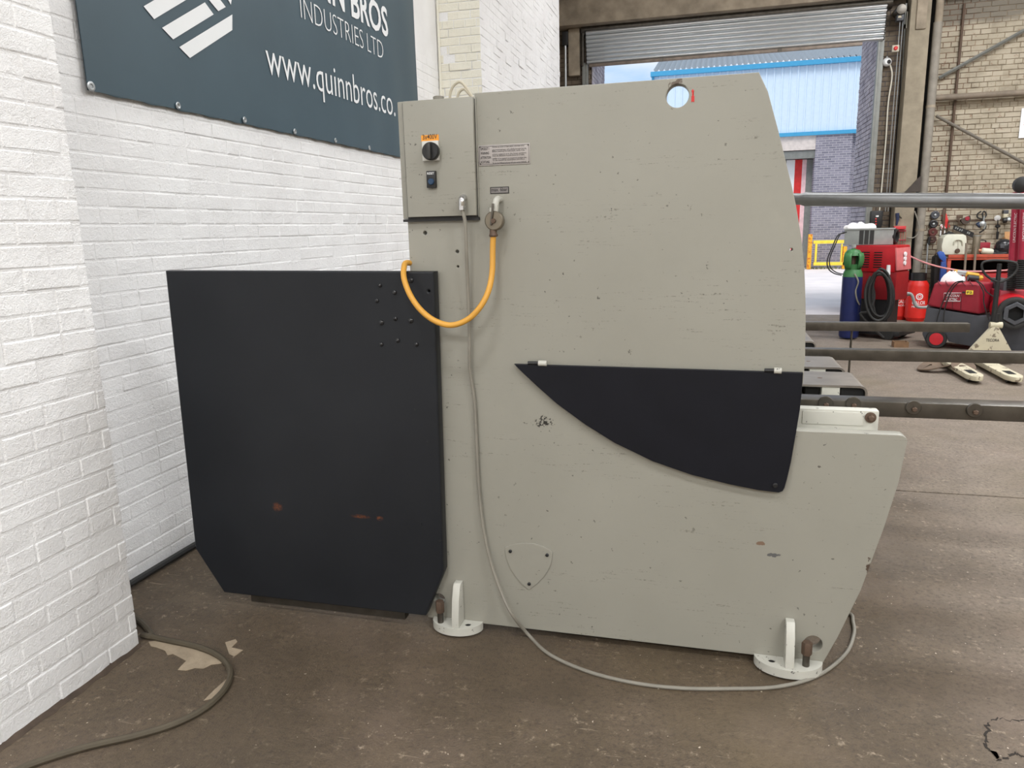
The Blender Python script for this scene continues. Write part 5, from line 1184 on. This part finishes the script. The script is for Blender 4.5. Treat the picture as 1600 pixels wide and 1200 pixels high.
# ------------------------------------------------------------------ red fume extractor
fx = thing('fume_extractor', (W(1530, 545, z=0)[0], 10.2, 0), 'wheeled fume extractor with crimson lid and dark grey base', 'fume extractor')
def yl(px): return 10.35-(px-1448)/152*.55     # long side runs towards the camera on the right
def FP(px, py, dy=0): return W(px, py, y=yl(px)+dy)
bp3 = [(1448, 480), (1489, 487), (1530, 493.5), (1560, 495), (1640, 500), (1640, 556), (1560, 549), (1500, 538), (1482, 534), (1478, 524), (1468, 517), (1456, 518), (1448, 526), (1446, 534), (1441, 522)]
bpts = [FP(*p) for p in bp3]
MB().prism(bpts, (.16, .55, 0)).build('base_shell', m_dgrey, fx, bevel=.012)
lid_f = [FP(1448, 478), FP(1530, 491.5), FP(1531, 443), FP(1460, 442)]
r1, r2 = W(1551, 488.5, y=10.3), W(1555.5, 440.5, y=10.33)
bl1 = lid_f[0]+np.array([.22, .5, 0]); bl2 = lid_f[3]+np.array([.18, .42, 0])
v_ = [lid_f[0], lid_f[1], r1, bl1, lid_f[3], lid_f[2], r2, bl2]
MB().hexa([tuple(p) for p in v_]).build('lid', m_dred, fx, bevel=.035, bseg=3)
for k, px in enumerate((1466, 1478, 1504, 1516)):
    a = FP(px, 441.5, -.012); b_ = FP(px+5, 447, -.014); MB().tube([a+np.array([.03, .12, .012]), a, b_], .005, 6).build('lid_groove', M('deep_crimson', L((92, 18, 30)), .6), fx)
for px in (1489, 1502): MB().tube([FP(px, 462, -.004), FP(px-1, 484, -.004)], .004, 5).build('lid_seam', M('deep_crimson', L((92, 18, 30)), .6), fx)
a, b_ = FP(1477, 467.5, -.022), FP(1498, 467.5, -.022)
for t, z_, w0, w1 in (('LINCOLN', a[2]+.034, .0, 1.0), ('ELECTRIC', a[2]-.012, .1, .9)):
    o_t = a+(b_-a)*w0; place('maker_lettering', text_mesh(t, (o_t[0], o_t[1], z_), tuple((b_-a)*(w1-w0)*np.array([1, 1, 0])), (0, 0, .030), (0, -1, 0), bold=.01, extrude=.002), m_print, fx)
fr_ = [a+np.array([-.02, 0, -.025]), b_+np.array([.02, 0, -.025]), b_+np.array([.02, 0, .075]), a+np.array([-.02, 0, .075])]
MB().tube([tuple(p) for p in fr_], .004, 6, closed=True).build('maker_frame', m_print, fx)
q = FP(1515, 457, -.02); MB().obox(tuple(q), (.075, .004, .05), rz=R(-18)).build('yellow_label', m_yellow, fx); MB().obox((q[0]-.06, q[1]+.015, q[2]), (.03, .004, .02), rz=R(-18)).build('dark_label', m_black, fx)
place('label_print', text_mesh('P2', (q[0]-.028, q[1]+.006, q[2]-.012), (.05, -.015, 0), (0, 0, .025), (0, -1, 0), bold=.015, extrude=.003), m_blackprint, fx)
wq = FP(1463, 530, -.02)
for s_ in (0, .52):
    c_ = (wq[0]+s_*.3, wq[1]+s_, .118)
    wh = MB().lathe([(.07, -.03), (.11, -.03), (.118, -.015), (.118, .02), (.11, .035), (.07, .035)], c_, (.33, 1, 0), 26).build('wheel', m_rubber, fx); MB().lathe([(.078, -.028), (.075, -.036), (.02, -.040)], c_, (.33, 1, 0), 24).build('wheel_hub', M('hub_red', L((190, 32, 44)), .45), fx)
# right part: hose port and arms
pc = W(1584, 486, y=9.72)
MB().lathe([(.19, .32), (.19, .02), (.17, -.02)], pc, (.15, 1, 0), 28).build('port_housing', m_red, fx)
MB().lathe([(.155, -.06), (.18, -.05), (.185, .0), (.14, .04), (.125, .02), (.125, -.05)], pc+np.array([0, -.03, -.02]), (.15, 1, 0), 28, ring=True).build('port_ring', m_rubber, fx, angle=60)
MB().lathe([(.125, -.075), (.135, -.07), (.135, -.03), (.10, -.03), (.085, -.05), (.085, -.075)], pc+np.array([0, -.03, -.02]), (.15, 1, 0), 6, ring=True).build('hexagon_grille', m_dgrey, fx, angle=20)
MB().lathe([(.12, .0), (.12, .02)], pc+np.array([0, -.055, -.02]), (.15, 1, 0), 24).build('port_mesh', m_dark, fx)
for k in range(6): 
    an = k*math.pi/3+math.pi/6; MB().tube([pc+np.array([.085*math.cos(an), -.085, .085*math.sin(an)-.02]), pc+np.array([.14*math.cos(an), -.075, .14*math.sin(an)-.02])], .012, 6).build('grille_spoke', m_rubber, fx)
yar = 9.95
for (xb0, yb0, xt0, yt0, lab) in ((1583.5, 408, 1590.5, 300, 0), (1599, 405, 1603, 300, 1)):
    yk2 = yar-.14*lab; a, b_ = W(xb0, yb0, y=yk2), W(xt0, yt0, y=yk2)
    MB().tube([a, b_], .052, 18).build('arm_tube', M('raspberry_tube', L((168, 40, 66)), .4), fx)
    # bellows
    c1_ = W(xb0-1.5-2*lab, 452, y=yk2-.02); pts_ = [a+(c1_-a)*(i/28) for i in range(29)]
    MB().tube(pts_, [.060 if i % 2 else .048 for i in range(29)], 16).build('bellows', m_rubber, fx)
    u_ = b_-a
    me = text_mesh('LINCOLN ELECTRIC', tuple(a+u_*.28+np.array([-.012, -.0535, 0])), tuple(u_*.42), (-.026, 0, 0), (0, -1, 0), extrude=.0)
    place('arm_lettering', me, m_print, fx)
MB().box(W(1563, 470, y=10.0)[0], W(1582, 470, y=10.0)[0], 9.95, 10.4, W(1570, 470, y=10.0)[2], W(1570, 437, y=10.0)[2]).build('filter_block', m_dgrey, fx, bevel=.02)
q = W(1572, 488, y=9.97); MB().box(q[0]-.10, q[0]+.2, 9.93, 10.4, q[2], q[2]+.26).build('rear_shell', m_dred, fx, bevel=.02)
eb = W(1597, 289, y=yar-.05); MB().lathe([(.03, -.12), (.085, -.09), (.095, 0), (.085, .09), (.03, .12)], eb, (.2, 1, .1), 22).build('arm_joint', m_rubber, fx)
# things on the lid
zl = W(1500, 441, y=10.5)[2]
rg3 = W(1490, 441, y=10.5); tag(lumpy('cloth_rag', (rg3[0], 10.55, zl-.01), .15, .09, .105, m_cloth, 14, 4), 'bunched white cloth lying on the crimson extractor lid', 'rag')
tt = thing('welding_torch', (W(1518, 436, y=10.5)[0], 10.5, zl), 'yellow and black welding torch lying on the crimson extractor lid', 'torch')
MB().tube([W(1494, 425, y=10.6), W(1512, 427, y=10.55)], .028, 10).build('torch_neck', m_galv, tt); MB().tube([W(1510, 428, y=10.5), W(1529, 431, y=10.5)], .032, 10).build('torch_body', M('mustard_plastic', L((206, 160, 52)), .5), tt, bevel=.008)
MB().tube([W(1512, 434, y=10.45), W(1528, 436, y=10.45)], .040, 12).build('torch_grip', m_black, tt); MB().lathe([(.02, .03), (.035, .0), (.02, -.03)], W(1532, 434, y=10.45), seg=12).build('torch_knob', M('mustard_plastic', L((206, 160, 52)), .5), tt); MB().lathe([(.02, .03), (.034, .0), (.02, -.03)], W(1494, 425, y=10.6), seg=12).build('torch_knob', M('mustard_plastic', L((206, 160, 52)), .5), tt)
for j, pts in enumerate((((1505, 439), (1494, 441), (1485, 450), (1475, 468), (1466, 492), (1462, 510)), ((1507, 440), (1497, 442), (1488, 452), (1480, 470), (1475, 490), (1474, 512)), ((1524, 438), (1532, 446), (1537, 458), (1537, 472), (1541, 487), (1545, 500)), ((1526, 438), (1535, 445), (1541, 455), (1550, 462), (1556, 464)))):
    pp_ = [W(px, py, y=yl(px)-.04-(.12 if j == 2 else 0)) for px, py in pts]
    tag(MB().tube(spline(pp_, 5), .007, 6).build('torch_lead', m_rubber), ('thin dark lead falling over the left of the crimson lid', 'second dark lead falling over the left of the crimson lid', 'thin dark lead falling over the right end of the crimson lid', 'short dark lead curving across the right end of the lid')[j], 'cable')

# ------------------------------------------------------------------ pallet truck
yp = 9.15
ptk = thing('pallet_truck', (W(1548, 560, z=0)[0], 8.7, 0), 'hand pallet truck with cream triangular head and black loop handle', 'pallet truck')
tri = [W(1512, 551, y=yp), W(1583, 552, y=yp), W(1561, 511, y=yp), (W(1555.5, 508, y=yp)), W(1550, 511, y=yp)]
MB().prism(tri, (0, .07, 0)).build('triangle_frame', m_pallet, ptk, bevel=.012)
q = W(1556, 508, y=yp+.03); MB().cyl((q[0]-.06, q[1], q[2]), (q[0]+.06, q[1], q[2]), .035, seg=14).build('pivot_sleeve', m_pallet, ptk)
q = W(1551, 532, y=yp-.004); place('maker_mark', text_mesh('TECORA', (q[0]-.065, yp-.002, q[2]-.012), (.13, 0, 0), (0, 0, .03), FR, bold=.01, extrude=.001), m_blackprint, ptk)
a, b_ = W(1552, 503, y=yp+.05), W(1562, 412, y=yp+.05)
MB().tube([a, b_], [.028, .022], 12).build('steer_column', m_black, ptk); MB().tube([W(1555, 508, y=yp+.05), W(1557, 490, y=yp+.05)], .038, 12).build('column_socket', m_black, ptk)
lp = [W(*p, y=yp+.04) for p in ((1560, 440), (1549, 436), (1539, 428), (1534, 417), (1537, 409.5), (1550, 407), (1563, 407), (1579, 408.5), (1588, 412), (1589, 421), (1581, 431), (1568, 439))]
MB().tube(spline(lp, 5, True), .013, 8, closed=True).build('loop_handle', m_rubber, ptk)
zfk = .085
for (pxa, pxb) in ((1512, 1553), (1573, 1612)):
    c_ = W((pxa+pxb)/2, 590, z=zfk); w = .155; x0_ = c_[0]-w/2; x1_ = c_[0]+w/2; ytip = 7.98
    pf = [(x0_, yp+.0, zfk), (x0_, ytip+.12, zfk), (x0_+.03, ytip+.03, zfk), (x0_+.06, ytip, zfk), (x1_-.06, ytip, zfk), (x1_-.03, ytip+.03, zfk), (x1_, ytip+.12, zfk), (x1_, yp, zfk)]
    fk = MB().prism(pf, (0, 0, -.05)).build('fork', m_pallet, ptk, bevel=.008)
    MB().box(c_[0]-.035, c_[0]+.035, ytip+.16, ytip+.34, zfk-.004, zfk+.002).build('fork_slot', m_dark, fk)
    MB().cyl((c_[0]-.05, ytip+.16, .038), (c_[0]+.05, ytip+.16, .038), .038, seg=16).build('load_roller', m_rubber, fk)
MB().box(W(1514, 560, y=yp)[0], W(1585, 560, y=yp)[0], yp, yp+.1, .05, .12).build('cross_head', m_pallet, ptk, bevel=.01)
for s_ in (-1, 1): q = W(1550, 545, y=yp+.2); MB().cyl((q[0]+s_*.05-.03, yp+.22, .09), (q[0]+s_*.05+.03, yp+.22, .09), .09, seg=18).build('steer_wheel', m_rubber, ptk)
# sling on the floor
def ribbon(pts, w, th=.004):
    P_ = [np.asarray(p, float) for p in pts]; v_ = []; n = len(P_)
    for i in range(n):
        t = P_[min(i+1, n-1)]-P_[max(i-1, 0)]; s = np.array([-t[1], t[0], 0]); s /= np.linalg.norm(s)+1e-9
        tl = .028*math.sin(i*.35)
        for (k, dz) in ((-1, 0), (1, 0), (1, th), (-1, th)): v_.append(P_[i]+s*w/2*k+np.array([0, 0, dz+.028+tl*k]))
    f_ = [(i*4+j, i*4+(j+1) % 4, i*4+4+(j+1) % 4, i*4+4+j) for i in range(n-1) for j in range(4)]+[(3, 2, 1, 0), tuple((n-1)*4+k for k in range(4))]
    return MB().add(v_, f_)
sl = thing('lifting_sling', tuple(W(1480, 577, z=0)), 'brown webbing sling lying on the floor beside the pallet fork', 'sling')
p_ = [W(*q, z=.01) for q in ((1520, 566), (1500, 567), (1475, 570), (1455, 574), (1444, 577), (1450, 580), (1475, 580), (1492, 577), (1502, 573))]
for i, q in enumerate(p_): q[2] = .006+.02*(.5+.5*math.sin(i*1.3))
ribbon(spline(p_, 5), .13, .012).build('sling_band', m_strap, sl)
p_ = [W(*q, z=.01) for q in ((1496, 573), (1506, 579), (1514, 583), (1502, 585), (1495, 583), (1500, 577), (1512, 574))]
for i, q in enumerate(p_): q[2] = .03+.02*(.5+.5*math.sin(i*1.7))
ribbon(spline(p_, 5), .12, .012).build('sling_eye', m_strap, sl)
wbk = thing('wooden_block', tuple(W(1408, 543, z=0)), 'small open wooden box on the floor behind the support arms', 'box')
c_ = W(1408, 543, z=0); 
for (dx, dy, sx_, sy_) in ((0, 0, .17, .012), (0, .13, .17, .012), (-.08, .065, .012, .13), (.08, .065, .012, .13)): MB().obox((c_[0]+dx, c_[1]+dy, .035), (sx_, sy_, .07)).build('box_side', m_wood, wbk)
MB().obox((c_[0], c_[1]+.065, .006), (.16, .12, .012)).build('box_floor', m_wood, wbk)
MB_x = W(1433, 496, z=0); wf = thing('white_scrap', tuple(MB_x), 'white plastic tub on the floor beside the extractor', 'tub')
MB().lathe([(.07, 0), (.09, .12), (.085, .12), (.066, .01)], (MB_x[0]+.05, MB_x[1]-.2, 0), seg=16).build('tub_wall', m_cloth, wf); MB().lathe([(.095, .115), (.095, .13), (.088, .13)], (MB_x[0]+.05, MB_x[1]-.2, 0), seg=16).build('tub_rim', m_pink, wf)
